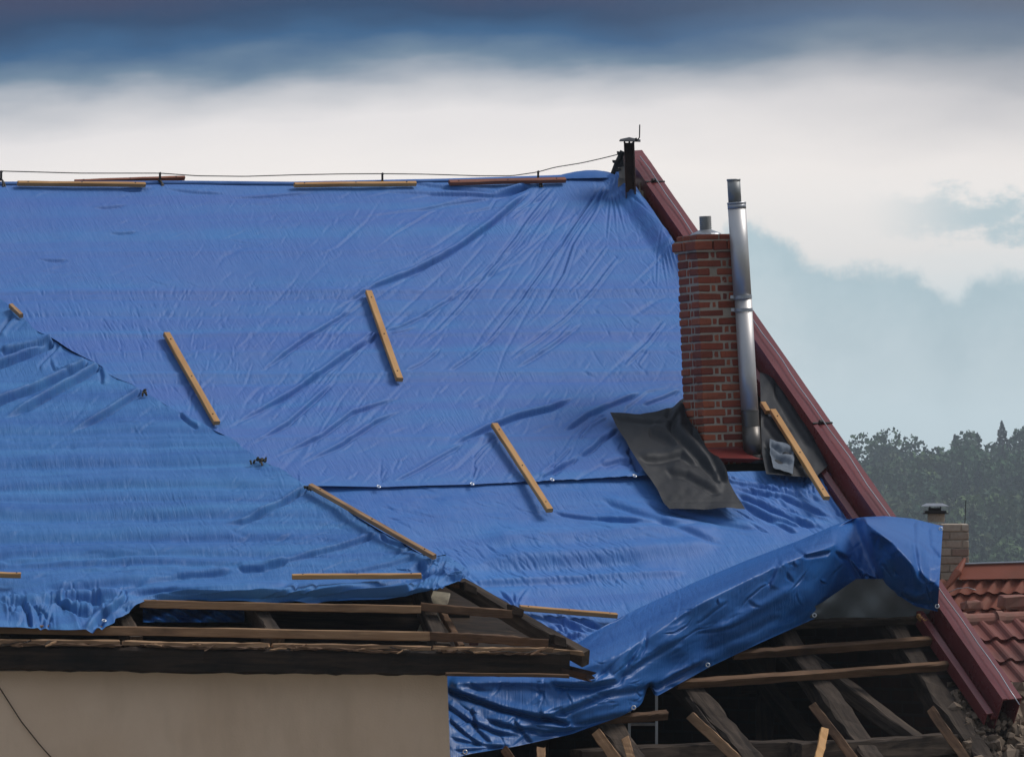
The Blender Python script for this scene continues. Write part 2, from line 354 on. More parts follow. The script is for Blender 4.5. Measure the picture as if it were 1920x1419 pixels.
def wallbrick():  # dark brick tones, patches darkened further by noise
    t = NT('dark_brick_wall'); b = t.nd('ShaderNodeTexBrick'); t.L.new(t.coord('UV'), b.inputs['Vector'])
    b.inputs['Scale'].default_value = 1; b.inputs['Brick Width'].default_value = .28; b.inputs['Row Height'].default_value = .078; b.inputs['Mortar Size'].default_value = .009
    b.inputs['Color1'].default_value = (.085, .04, .026, 1); b.inputs['Color2'].default_value = (.05, .028, .02, 1); b.inputs['Mortar'].default_value = (.07, .055, .045, 1)
    n = t.noise(t.coord('UV'), 8, 5, .6)
    return t.fin(t.mix(t.math('MULTIPLY', n, .8), b.outputs[0], (.012, .01, .008)), .95, t.bump(b.outputs['Fac'], .6, -.012))
M_WBRICK = wallbrick()
# ------------------------------------------------------------------ sheet tools (folded cloth laid over a roof plane)
def res(pl, n):
    pl = np.array(pl, float); d = np.r_[0, np.cumsum(np.hypot(*np.diff(pl, axis=0).T))]; d /= d[-1]
    t = np.linspace(0, 1, n); return np.c_[np.interp(t, d, pl[:, 0]), np.interp(t, d, pl[:, 1])]
def smooth_pl(pl, n):
    q = res(pl, n); k = max(3, n//60) | 1; w = np.ones(k)/k
    pad = np.r_[np.repeat(q[:1], k//2, 0), q, np.repeat(q[-1:], k//2, 0)]
    o = np.c_[np.convolve(pad[:, 0], w, 'valid'), np.convolve(pad[:, 1], w, 'valid')]; o[0] = q[0]; o[-1] = q[-1]; return o
def coons(top, bot, left, right, nx, ny):
    T, B, L_, R_ = smooth_pl(top, nx), smooth_pl(bot, nx), smooth_pl(left, ny), smooth_pl(right, ny)
    s = np.linspace(0, 1, nx)[None, :, None]; t = np.linspace(0, 1, ny)[:, None, None]
    G = (1-t)*T[None]+t*B[None]+(1-s)*L_[:, None]+s*R_[:, None]
    G -= (1-s)*(1-t)*T[0]+s*(1-t)*T[-1]+(1-s)*t*B[0]+s*t*B[-1]
    return G[..., 0], G[..., 1]
def sst(x, a, b): x = np.clip((x-a)/(b-a), 0, 1); return x*x*(3-2*x)
def fold(H, X, Y, pl, w, amp, kind='f', taper=(.15, .15)):
    """add one fold along a polyline; w half width in pixels, amp in metres"""
    pl = np.array(pl, float); R_ = w*4+2
    if kind == 'f' and pl[0, 0]-pl[-1, 0] > 1.3*abs(pl[-1, 1]-pl[0, 1]): pl = pl[::-1]; taper = taper[::-1]      # the shaded trough lies on the lower side
    ok = (X > pl[:, 0].min()-R_) & (X < pl[:, 0].max()+R_) & (Y > pl[:, 1].min()-R_) & (Y < pl[:, 1].max()+R_)
    if not ok.any(): return
    x = X[ok]; y = Y[ok]; sl = np.hypot(*np.diff(pl, axis=0).T); cum = np.r_[0, np.cumsum(sl)]; tot = cum[-1]
    best = np.full(x.shape, 1e9); sd_ = np.zeros(x.shape); al = np.zeros(x.shape)
    for i in range(len(pl)-1):
        dx, dy = (pl[i+1]-pl[i])/max(sl[i], 1e-6); rx = x-pl[i, 0]; ry = y-pl[i, 1]
        t = np.clip(rx*dx+ry*dy, 0, sl[i]); ex = rx-t*dx; ey = ry-t*dy; d = np.hypot(ex, ey); s = np.sign(-rx*dy+ry*dx)
        m_ = d < best; best[m_] = d[m_]; sd_[m_] = (s*d)[m_]; al[m_] = (cum[i]+t)[m_]/tot
    tp = sst(al, 0, taper[0]+1e-6)*(1-sst(al, 1-taper[1]-1e-6, 1)); ww = w*(.55+.45*tp)
    q = sd_/ww
    if kind == 'f': h = .65*np.exp(-q*q*.7)-1.0*np.exp(-((q-1.35)*1.5)**2)        # ridge with a trough on its right-hand side
    elif kind == 'r': h = np.exp(-q*q)
    elif kind == 'v': h = -np.exp(-q*q)
    elif kind == 's': h = -sst(q, -1, 1)*np.exp(-np.clip(q, 0, 9)/3.5)     # step down on one side, healing slowly
    H[ok] += FAMP*amp*tp*h
FAMP = 1.45
def crease(H, X, Y, pl, w, amp, kind='f', taper=(.15, .15)):
    fold(H, X, Y, pl, w, amp, kind, taper)
    if kind == 'f': q = [(x+w*.9, y+w*.75) for x, y in pl]; fold(H, X, Y, q, 2.1, amp*.55, 'v', taper)
def rfolds(H, X, Y, n, box, ang, spread, length, w, amp, seed, curve=.15):
    g = random.Random(seed)
    for _ in range(n):
        x = g.uniform(box[0], box[2]); y = g.uniform(box[1], box[3]); a = math.radians(ang(x, y) if callable(ang) else ang)+math.radians(g.gauss(0, spread))
        l = length*g.uniform(.4, 1.5); c = g.gauss(0, curve)
        p = []
        for k in (-1, -.33, .33, 1):
            aa = a+c*k; p.append((x+k*l/2*math.cos(aa), y-k*l/2*math.sin(aa)))
        fold(H, X, Y, p, w*g.uniform(.6, 1.5), amp*g.uniform(.3, 1.3), 'f' if g.random() < .6 else 'v', (.5, .5))
def vnoise(X, Y, sx, sy, seed):
    g = np.random.RandomState(seed); T = g.rand(64, 64); x = X/sx+100; y = Y/sy+100
    xi = np.floor(x).astype(int); yi = np.floor(y).astype(int); fx = x-xi; fy = y-yi; fx = fx*fx*(3-2*fx); fy = fy*fy*(3-2*fy)
    A = T[yi % 64, xi % 64]; B = T[yi % 64, (xi+1) % 64]; C_ = T[(yi+1) % 64, xi % 64]; D = T[(yi+1) % 64, (xi+1) % 64]
    return (A*(1-fx)+B*fx)*(1-fy)+(C_*(1-fx)+D*fx)*fy-.5
def zz(ox, oy, s, pts): return [(ox+x/s, oy+y/s) for x, y in pts]
def sheet(name, X, Y, H, plane, mat, parent=None, E=0, h0=.018, thick=.0, origin=None, **k):
    D = plane.depth(X, Y, h0)
    P = at(X, Y, D-E)+plane.n*(H-h0)[..., None]
    ny, nx = X.shape; i = np.arange(ny*nx).reshape(ny, nx)
    f = np.c_[i[:-1, :-1].ravel(), i[1:, :-1].ravel(), i[1:, 1:].ravel(), i[:-1, 1:].ravel()]
    ax = np.cross(plane.n, Z); ax /= np.linalg.norm(ax); ax *= -1; ay = np.cross(plane.n, ax)
    q = (P-plane.p).reshape(-1, 3)
    return mesh(name, P.reshape(-1, 3), f, mat, parent, smooth=True, uv=np.c_[q@ax, q@ay], origin=origin, **k)
def grommet(px, py, plane, h, parent, r=.011, depth=None):
    c = plane.pt(px, py, h) if depth is None else at(px, py, depth)
    n = plane.n if depth is None else -F
    a = np.cross(n, Z); a /= np.linalg.norm(a); b = np.cross(n, a); mb = MB(); K, k2 = 14, 6; vs = []; fs = []
    for i in range(K):
        t = 2*math.pi*i/K; dr = a*math.cos(t)+b*math.sin(t)
        for j in range(k2):
            u = 2*math.pi*j/k2; vs.append(c+dr*(r+.004*math.cos(u))+n*.004*math.sin(u))
    for i in range(K):
        for j in range(k2): fs.append([i*k2+j, ((i+1) % K)*k2+j, ((i+1) % K)*k2+(j+1) % k2, i*k2+(j+1) % k2])
    mb.add(vs, fs); return mb.build('grommet', M_WHITEM, parent, smooth=True)
# ================================================================== SETTING: ground, hill
def terrain():
    xs = np.linspace(-700, 1100, 70); ys = np.concatenate([np.linspace(-60, 560, 20), np.linspace(600, 1250, 50), np.linspace(1400, 3000, 8)])
    X, Y = np.meshgrid(xs, ys); Zg = np.interp(Y, [-60, 120, 350, 640, 1010, 1060, 1500, 3000], [0, 0, -9, -13, 5.3, 5.6, -5, -10])
    far = sst(Y, 600, 900); Zg = Zg+far*(X*.012+vnoise(X, Y, 90, 90, 3)*3.0)
    i = np.arange(X.size).reshape(X.shape); f = np.c_[i[:-1, :-1].ravel(), i[:-1, 1:].ravel(), i[1:, 1:].ravel(), i[1:, :-1].ravel()]
    split = (Y.ravel()[f].mean(1) > 560); V_ = np.c_[X.ravel(), Y.ravel(), Zg.ravel()]
    for nm, mk, mt in (('ground', ~split, M_GROUND), ('hill', split, M_HILL)):
        ff = f[mk]; used, inv = np.unique(ff, return_inverse=True)
        mesh(nm, V_[used], inv.reshape(ff.shape), mt, kind='structure', smooth=True, origin=(0, 0, 0))
    return lambda x, y: float(np.interp(y, [-60, 120, 350, 640, 1010, 1060, 1500, 3000], [0, 0, -9, -13, 5.3, 5.6, -5, -10])) + float(sst(np.array([y]), 600, 900)[0]*(x*.012+vnoise(np.array([x]), np.array([y]), 90, 90, 3)[0]*3.0))
GZ = terrain()
def leaf_mat(name, trunk=False):
    t = NT(name)
    if trunk: return t.fin((.06, .045, .035), .9)
    at_ = t.nd('ShaderNodeAttribute', attribute_name='tint'); n = t.noise(t.coord('Object'), .6, 3)
    c = t.mix(t.ramp(n, [(.3, 0.), (.7, .5)]), at_.outputs['Color'], (.018, .03, .015))
    return t.fin(c, .8, Specular_IOR_Level=.2)
M_LEAF = leaf_mat('leaves'); M_TRUNK = leaf_mat('bark', True)
def crown_geo(g, x, y, z, h, r, kind, nleaf):
    """leaf-clump quads spread through a crown's volume"""
    if kind == 'spruce':
        t = g.rand(nleaf)**.75; rad = (1-t)**.8*r*(.25+.75*g.rand(nleaf)**.5)*(1+.15*np.sin(t*38)); zc = z+h*(.12+.88*t); th = g.rand(nleaf)*6.283
        c = np.c_[x+rad*np.cos(th), y+rad*np.sin(th), zc-rad*.15]; s = .18+.28*(1-t)
    else:
        k = 7; lob = np.c_[g.normal(0, .42, k)*r, g.normal(0, .42, k)*r, h*(.42+.5*g.rand(k))]; lr = r*(.38+.3*g.rand(k))
        lob[0] = (0, 0, h*.88); lr[0] = r*.42
        w = g.randint(0, k, nleaf); d = g.normal(size=(nleaf, 3)); d /= np.linalg.norm(d, axis=1)[:, None]
        c = V(x, y, z)+lob[w]+d*(lr[w]*(.6+.45*g.rand(nleaf)))[:, None]*V(1, 1, .95); s = .20+.26*g.rand(nleaf)
    a = g.normal(size=(nleaf, 3)); a /= np.linalg.norm(a, axis=1)[:, None]; b = g.normal(size=(nleaf, 3)); b -= a*(a*b).sum(1)[:, None]; b /= np.linalg.norm(b, axis=1)[:, None]
    a *= s[:, None]; b *= s[:, None]*.8
    v = np.stack([c-a-b*.4, c+b-a*.1, c+a+b*.2, c-b+a*.3], 1).reshape(-1, 3)
    return v
def leaves(name, vs, tints, parent=None, **k):
    v = np.concatenate(vs); f = np.arange(len(v)).reshape(-1, 4); o = mesh(name, v, f, M_LEAF, parent, **k)
    ca = o.data.color_attributes.new('tint', 'FLOAT_COLOR', 'POINT'); c = np.concatenate([np.tile((*t, 1), (len(q), 1)) for q, t in zip(vs, tints)])
    ca.data.foreach_set('color', c.astype(np.float32).ravel()); return o
TINTS = [(t[0]*1.2+.006, t[1]*1.45+.022, t[2]*1.1+.018) for t in [(.030, .050, .028), (.038, .065, .030), (.060, .085, .036), (.085, .105, .040), (.045, .060, .034), (.075, .075, .042), (.11, .13, .05), (.024, .042, .026)]]
def forest():
    g = np.random.RandomState(11); vs = []; ts = []; tr = MB(); n = 0
    for y in np.arange(655, 1000, 8.5):
        for px in np.arange(-1700, 3000, 6.4*FPX/y):
            yy = y+g.uniform(-4, 4); x = ((px+g.uniform(-25, 25))-960)/FPX*yy; z = GZ(x, yy); h = g.uniform(10, 15) if y < 930 else g.uniform(9, 11.5); r = g.uniform(2.3, 4.2)
            kd = 'spruce' if g.rand() < .22 else 'round'; nl = 620 if 1450 < px < 2050 else 110
            vs.append(crown_geo(g, x, yy, z, h, r*(.7 if kd == 'spruce' else 1), kd, nl)); t = V(*TINTS[g.randint(len(TINTS))])*g.uniform(.8, 1.2)
            if kd == 'spruce': t = V(.04, .07, .05)
            ts.append(tuple(t))
            if n % 4 == 0: tr.tube([(x, yy, z), (x, yy, z+h*.6)], [.2, .1], 5, False)
            n += 1
    e = empty('forest', (60, 800, GZ(60, 800)), label='hazy dark green wood covering the hillside at the right', cat='forest', kind='stuff')
    leaves('foliage', vs, ts, e); tr.build('trunk', M_TRUNK, e)
forest()
SKYL = [(1592, 828, 'round', 4.2, 'rounded dark tree at the left end of the wooded crest, beside the red verge'),
        (1648, 812, 'round', 4.6, 'broad rounded tree on the crest, just right of the verge end tree'),
        (1706, 806, 'sparse', 3.2, 'thin pale wispy-topped tree on the crest with sky showing through'),
        (1760, 836, 'round', 3.2, 'low tree in the dip of the wooded crest'),
        (1790, 812, 'spruce', 2.6, 'small pointed conifer on the crest right of the dip'),
        (1822, 808, 'round', 3.6, 'dark flat-topped tree on the crest left of the tallest conifer'),
        (1878, 786, 'spruce', 2.9, 'tallest pointed conifer standing above the wooded crest'),
        (1908, 810, 'round', 4.0, 'dark rounded tree on the crest right of the tallest conifer'),
        (1945, 800, 'round', 4.0, 'rounded tree on the crest cut by the right edge of the picture')]
for px, py, kd, r, lb in SKYL:
    g = np.random.RandomState(px); y = 1000+g.uniform(-6, 12); top = at(px, py, y); x = top[0]; z = GZ(x, y); h = top[2]-z
    e = empty('conifer_tree' if kd == 'spruce' else 'broadleaf_tree', (x, y, z), label=lb, cat='tree', group='trees along the hill crest')
    v = crown_geo(g, x, y, z, h*.98, r, 'spruce' if kd == 'spruce' else 'round', 260 if kd == 'sparse' else 800)
    leaves('crown', [v], [(.024, .04, .026) if kd == 'spruce' else TINTS[g.randint(3)]], e)
    mb = MB(); mb.tube([(x, y, z-.3), (x+.1, y, z+h*.4), (x, y, z+h*.8)], [.25, .16, .05], 7); mb.tube([(x+.1, y, z+h*.4), (x+1.2, y, z+h*.65)], [.09, .03], 5); mb.tube([(x+.1, y, z+h*.45), (x-1.1, y, z+h*.7)], [.09, .03], 5)
    mb.build('trunk', M_TRUNK, e)
# ================================================================== MAIN HOUSE
aR, _ = hc(1543, 825, .125); aR += .048; aL = hc(-420, 345)[0]; sE = hc(1500, 1640)[1]
aw = hc(840, 1300)[0]
house = empty('old_house', O*V(1, 1, 0), label='large old house with brick chimney, red verge and tarped storm-damaged roof', cat='house')
def quad(name, pts, mat, parent, uvv=None):
    pts = np.array(pts, float); e1 = pts[1]-pts[0]; e1 /= np.linalg.norm(e1); e2 = pts[3]-pts[0]; e2 -= e1*(e1@e2); e2 /= np.linalg.norm(e2)
    uv = np.c_[(pts-pts[0])@e1, (pts-pts[0])@e2]; return mesh(name, pts, [[0, 1, 2, 3]], mat, parent, uv=uv)
def slab(name, pts, th, mat, parent=None, **k):
    """closed plate: quad pts extruded by vector th"""
    p = [np.asarray(q, float) for q in pts]; q = [a+th for a in p]; v = p+q; n = len(p)
    f = [list(range(n)), [n+i for i in range(n)][::-1]]+[[i, n+i, n+(i+1) % n, (i+1) % n] for i in range(n)]
    e1 = p[1]-p[0]; e1 = e1/np.linalg.norm(e1); e2 = p[-1]-p[0]; e2 = e2-e1*(e1@e2); e2 /= np.linalg.norm(e2); v = np.array(v)
    return mesh(name, v, f, mat, parent, uv=np.c_[(v-p[0])@e1, (v-p[0])@e2], **k)
aG = aR-.125     # inner lip of the verge
hB = -Hd*math.cos(PI_)-Z*math.sin(PI_)   # down the back slope
slab('back_roof', [O+Hu*(aL-1)+V(0, 0, -.06), O+Hu*(aR+.05)+V(0, 0, -.06), O+Hu*(aR+.05)+hB*5.2, O+Hu*(aL-1)+hB*5.2], -Z*.1, M_TILE, house)
# roof boarding under the intact upper tarp, added to stop light leaks
def backing():
    s1 = hc(1100, 1010)[1]
    slab('roof_backing', [HP(aL-1, .02, -.06), HP(aG-.03, .02, -.06), HP(aG-.03, s1, -.06), HP(aL-1, s1, -.06)], -Hn*.02, M_ATTIC_DARK, house)
backing()
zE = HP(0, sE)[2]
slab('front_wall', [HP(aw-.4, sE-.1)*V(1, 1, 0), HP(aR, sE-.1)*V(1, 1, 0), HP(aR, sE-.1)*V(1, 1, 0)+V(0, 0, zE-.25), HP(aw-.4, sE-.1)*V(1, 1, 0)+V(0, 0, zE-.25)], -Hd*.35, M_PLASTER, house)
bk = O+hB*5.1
slab('back_wall', [(bk+Hu*aL)*V(1, 1, 0), (bk+Hu*aR)*V(1, 1, 0), bk+Hu*aR-Z*.1, bk+Hu*aL-Z*.1], Hd*.3, M_ATTIC_DARK, house)
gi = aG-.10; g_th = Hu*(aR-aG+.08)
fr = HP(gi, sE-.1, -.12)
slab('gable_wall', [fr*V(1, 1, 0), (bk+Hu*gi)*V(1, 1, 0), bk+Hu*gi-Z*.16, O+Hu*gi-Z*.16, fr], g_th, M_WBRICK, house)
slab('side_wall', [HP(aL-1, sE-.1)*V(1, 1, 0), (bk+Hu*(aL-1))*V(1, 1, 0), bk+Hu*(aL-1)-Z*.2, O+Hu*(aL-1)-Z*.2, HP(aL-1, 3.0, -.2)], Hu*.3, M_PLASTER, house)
slab('attic_floor', [V(*(O+Hu*aL)[:2], zE-1.2)+hB*V(1, 1, 0)*5.8, V(*(O+Hu*gi)[:2], zE-1.2)+hB*V(1, 1, 0)*5.8, V(*HP(gi, sE-.2)[:2], zE-1.2), V(*HP(aw-.3, sE-.2)[:2], zE-1.2), V(*HP(aw-.3, 2.0)[:2], zE-1.2), V(*HP(aL, 2.)[:2], zE-1.2)], -Z*.1, M_ATTIC_DARK, house)
slab('partition_wall', [V(*HP(aw+.3, sE-.3)[:2], zE-1.2), V(*HP(aw+.3, 1.0)[:2], zE-1.2), HP(aw+.3, 1.0, -.3), HP(aw+.3, sE-.3, -.3)], -Hu*.1, M_ATTIC_DARK, house)
# verge flashing: profile extruded down the slope
def verge():
    a0 = aR-0.0; s0 = -.12; s1 = hc(1897, 1339)[1]
    def ext(name, pr, sa, sb, mat, par, dn=0, n=14, wob=.002):
        vs = []; m_ = len(pr)
        for i in range(n+1):
            s = sa+(sb-sa)*i/n
            for (u, h) in pr: vs.append(HP(a0+u+(nr.rand()-.5)*wob, s, h+dn+(nr.rand()-.5)*wob))
        f = []
        for i in range(n):
            for k in range(m_): f.append([i*m_+k, (i+1)*m_+k, (i+1)*m_+(k+1) % m_, i*m_+(k+1) % m_])
        f += [list(range(m_))[::-1], [n*m_+k for k in range(m_)]]
        return mesh(name, vs, f, mat, par)
    capp = [(-.048, -.16), (-.048, .125), (-.018, .131), (-.013, .124), (.083, .130), (.086, -.18), (.080, -.18), (.078, .120), (-.015, .118), (-.041, .116), (-.042, -.16)]
    chan = [(-.050, -.01), (-.086, -.012), (-.088, .004), (-.050, .002)]
    lip = [(-.130, -.05), (-.130, .030), (-.088, .036), (-.088, -.012), (-.094, -.012), (-.094, .030), (-.124, .024), (-.124, -.05)]
    lens = [s0, hc(1245, 372)[1], hc(1543, 825)[1], hc(1730, 1085)[1], s1]
    root = None
    for i in range(4):
        o = ext('verge_cap', capp, lens[i], lens[i+1]+.012, M_RED, house, dn=.003*(4-i))
        if i < 3:
            sj = lens[i+1]; mb = MB(); c = HP(a0+.02, sj+.008, .138); mb.box(c, Hu*.070, Hs*.006, Hn*.004); mb.box(HP(a0+.01, sj+.004, .146), Hu*.014, Hs*.012, Hn*.010, 0, .003); mb.build('seam', M_BLACKM, o)
    ext('verge_channel', chan, s0+.1, s1+.02, M_REDD, house); ext('verge_lip', lip, hc(1214, 390)[1], s1+.02, M_RED, house)  # channel's darker red puts the recess shade into the colour
    mb = MB(); mb.tube([HP(a0+.022+.004*math.sin(i*1.7), s0+.1+(s1-s0)*i/40, .155+.004*math.sin(i*.9)) for i in range(41)], .0035, 6); mb.build('conductor_wire', M_ZINC, house, smooth=True)
    vs = [(a0-.05, s0+.02), (a0+.128, s0+.02)]
    mb = MB(); mb.box(HP(a0+.019, s0, .0), Hu*.066, Hs*.004, Hn*.12); mb.build('verge_end_plate', M_RED, house)
    for k in range(9):
        mb = MB()
        s = hc(1215, 392)[1]+.33*k
        if k < 3:
            mb.box(HP(aG-.05, s, -.01), Hu*.14, Hs*.022, Hn*.014); mb.build('batten_end', M_OLD, house)
    # back slope half of the verge
    mb = MB(); bb = -Hd*math.sin(PI_)+Z*math.cos(PI_); Ot = O+Hu*a0
    mb.box(Ot+hB*2.5+Hu*.02+bb*.09, Hu*.065, hB*2.55, bb*.035); mb.build('back_verge_cap', M_RED, house)
verge()
# ---- chimney
def chimney():
    K = MAIN.pt(1321, 850); w = .287; dk = float((K-EYE)@F)
    zat = lambda py: at(1312, py, dk)[2]
    zb = K[2]-.34; ch = .0520; ztop = zat(469); n = int(round((ztop-zb)/ch)); zb = ztop-n*ch
    X_ = Hu; Y_ = -Hd          # X along the lit front face, Y back into the roof
    P = lambda x, y, z: V(K[0], K[1], 0)+X_*x+Y_*y+Z*z
    mb = MB(); g = .0112; t = .085
    def bx(x0, x1, y0, y1, z, h): mb.box(P((x0+x1)/2, (y0+y1)/2, z+h/2), X_*(x1-x0)/2, Y_*(y1-y0)/2, Z*h/2, .005, .005)
    for i in range(n):
        z = zb+i*ch; j = lambda: rnd.uniform(-.006, .006)
        if i % 2 == 0: ca, cb, s0_, s1_ = .085, .12, (.102, .128), (.137, .163)
        else: ca, cb, s0_, s1_ = .165, .085, (.180, .208), (.100, .124)
        ca += j(); cb += j(); h = ch-g
        bx(0+j()*.6, ca, 0+j()*.6, cb, z, h)
        bx(ca+g, ca+g+.032, .004, t, z, h) if rnd.random() < .9 else None
        bx(ca+2*g+.032, w, 0+j()*.5, .13, z, h)
        bx(.003, t, cb+g, cb+g+.035, z, h); bx(0+j()*.6, t+.02, cb+2*g+.035, w, z, h)
        bx(t+.02+g, w, w-.1, w+j()*.4, z, h); bx(w-.09, w+.001, .13+g, w-.1-g, z, h)
    o_ = .024; z = ztop
    for (x0, x1, y0, y1) in ((-o_, .10, -o_, .12), (.108, .20, -o_, .09), (.208, w+o_, -o_, .13), (-o_, .1, .13, .165), (-o_, .1, .175, w+o_), (.11, w+o_, .19, w+o_), (.22, w+o_, .14, .18)): bx(x0, x1, y0, y1, z, .056)
    z += .064; i_ = -.006
    for (x0, x1, y0, y1) in ((-.001, .155, 0, .1), (.165, w, 0, .12), (0, .1, .11, .2), (0, .14, .21, w), (.15, w, .2, w), (.19, w, .13, .19)): bx(x0, x1, y0, y1, z, .034)
    ob = mb.build('chimney', M_BRICK, house)
    mb = MB(); q = .0060
    mb.box(P(w/2, w/2, (zb+ztop+.1)/2), X_*(w/2-q), Y_*(w/2-q), Z*(ztop+.1-zb)/2); mb.box(P(w/2, w/2, ztop-.003), X_*(w/2+.012), Y_*(w/2+.012), Z*.007)
    mb.box(P(w/2, w/2, ztop+.060), X_*(w/2+.014), Y_*(w/2+.014), Z*.006)
    mb.build('mortar', M_MORT, ob)
    # flue liner with cone and collar
    c = P(.135, .14, 0); mb = MB(); zt = ztop+.104
    pts = []; rr = []
    for k in range(41): pts.append(c+Z*(zt-.01+.125*k/40)); rr.append(.037+(.0022 if k % 4 < 2 else -.0012))
    mb.tube(pts, rr, 20); mb.build('flue_liner', M_GREYM, ob, smooth=False)
    mb = MB(); mb.tube([c+Z*(zt-.002), c+Z*(zt+.006), c+Z*(zt+.03)], [.10, .095, .038], 20); mb.build('cone_cover', M_ZINC, ob)
    # red sheet apron at the foot: upright skirt plus a flared apron on the roof
    mb = MB()
    A0 = P(-.012, -.012, 0)
    def onroof(x, y, h=.0):
        q = P(x, y, 0); zz_ = MAIN.p[2]-((q-MAIN.p)[:2]@MAIN.n[:2])/MAIN.n[2]; return q*V(1, 1, 0)+Z*(zz_+h/MAIN.n[2])
    e = .014
    top = [onroof(-e, -e)+Z*.045, onroof(w+e, -e)+Z*.05]; bot = [onroof(-e, -e, .03), onroof(w+e, -e, .03)]; out = [onroof(-.04, -.12, .048), onroof(w+.07, -.15, .048)]
    mb.add(top+bot+out, [[0, 2, 3, 1], [2, 4, 5, 3]]); q2 = [onroof(w+e, w)+Z*.05, onroof(w+e, w, .01), onroof(w+.12, w, .02)]
    mb.add([top[1], bot[1], out[1]]+q2, [[0, 1, 4, 3], [1, 2, 5, 4]]); q3 = [onroof(-e, w)+Z*.045, onroof(-e, w, .01)]
    mb.add([top[0], bot[0]]+q3, [[0, 2, 3, 1]])
    mb.add([out[0], out[1], out[0]-Hn*.03, out[1]-Hn*.03], [[0, 1, 3, 2]])
    mb.build('apron_flashing', plain('bright_red_sheet', (.17, .024, .020), .35, 0, .5, 5, .001, .5, (.06, .01, .01), .4), ob)
    mb = MB()
    vs = []
    for i in range(9):
        y = w*i/8*1.0; q = onroof(-.008, y*.9); wd_ = .018*(1+.5*math.sin(i*2.1))
        vs += [q+Z*.02-Hu*.002, q+Z*(.05+.04*math.sin(i*1.3))-Hu*.004, q+Z*.02-Hu*wd_*1.6]
    f = []
    for i in range(8): f += [[i*3, i*3+1, i*3+4, i*3+3], [i*3+1, i*3+2, i*3+5, i*3+4]]
    mb.add(vs, f); mb.build('mortar_fillet', M_MORT, ob)
chimney()
# ---- steel flue pipe beside the chimney
def pipe():
    D0 = float(MAIN.depth(1411, 858)); D1 = D0-.02
    def P(x, y): return at(x, y, D0)
    px = lambda y: 1381+(y-380)*(1411.5-1381)/(858-380)
    sc_ = D0/FPX
    mb = MB(); mb.tube([P(px(381), 381), P(px(562), 562)], 17*sc_, 28); mb.tube([P(px(562)+1, 562), P(px(700), 700), P(px(770), 770)], 16.2*sc_, 28)
    ob = mb.build('flue_pipe', M_STEEL, house, smooth=True)
    for q in ob.data.polygons:
        if len(q.vertices) > 4: q.use_smooth = False
    mb = MB(); mb.tube([P(1375.5, 337), P(1378, 381)], 12.3*sc_, 24); mb.tube([P(1375.5, 336), P(1375.6, 339.5)], 13*sc_, 24); mb.build('inner_pipe', M_GREYM, ob, smooth=True)
    mb = MB(); mb.tube([P(px(380), 379.5), P(px(383), 383)], 17.9*sc_, 28); mb.tube([P(px(383), 383), P(px(392), 392)], 17.4*sc_, 28); mb.build('rim', M_ZINC, ob, smooth=True)
    for y in (557, 581): mb = MB(); mb.tube([P(px(y-3), y-3), P(px(y+(3 if y < 570 else 0)), y+3)], 17.7*sc_, 28); mb.box(P(px(y)-18, y), R*5*sc_, F*.012, U*3*sc_); mb.build('pipe_clamp', M_ZINC, ob, smooth=False)
    mb = MB(); mb.tube([P(px(770), 769), P(px(772), 773)], 17.2*sc_, 28); mb.build('seam_ring', M_STEELD, ob)
    mb = MB(); mb.tube([P(px(773), 773), P(px(800), 800)], 16.4*sc_, 28, False); mb.tube([P(px(800), 800), P(px(858), 858)], 16.8*sc_, 28); mb.build('sooty_base', M_STEELD, ob, smooth=True)
    mb = MB(); mb.tube([P(1418, 868), P(1417, 852)], [30*sc_, 18*sc_], 20); mb.build('roof_collar', M_BLACKM, ob, smooth=True)
pipe()
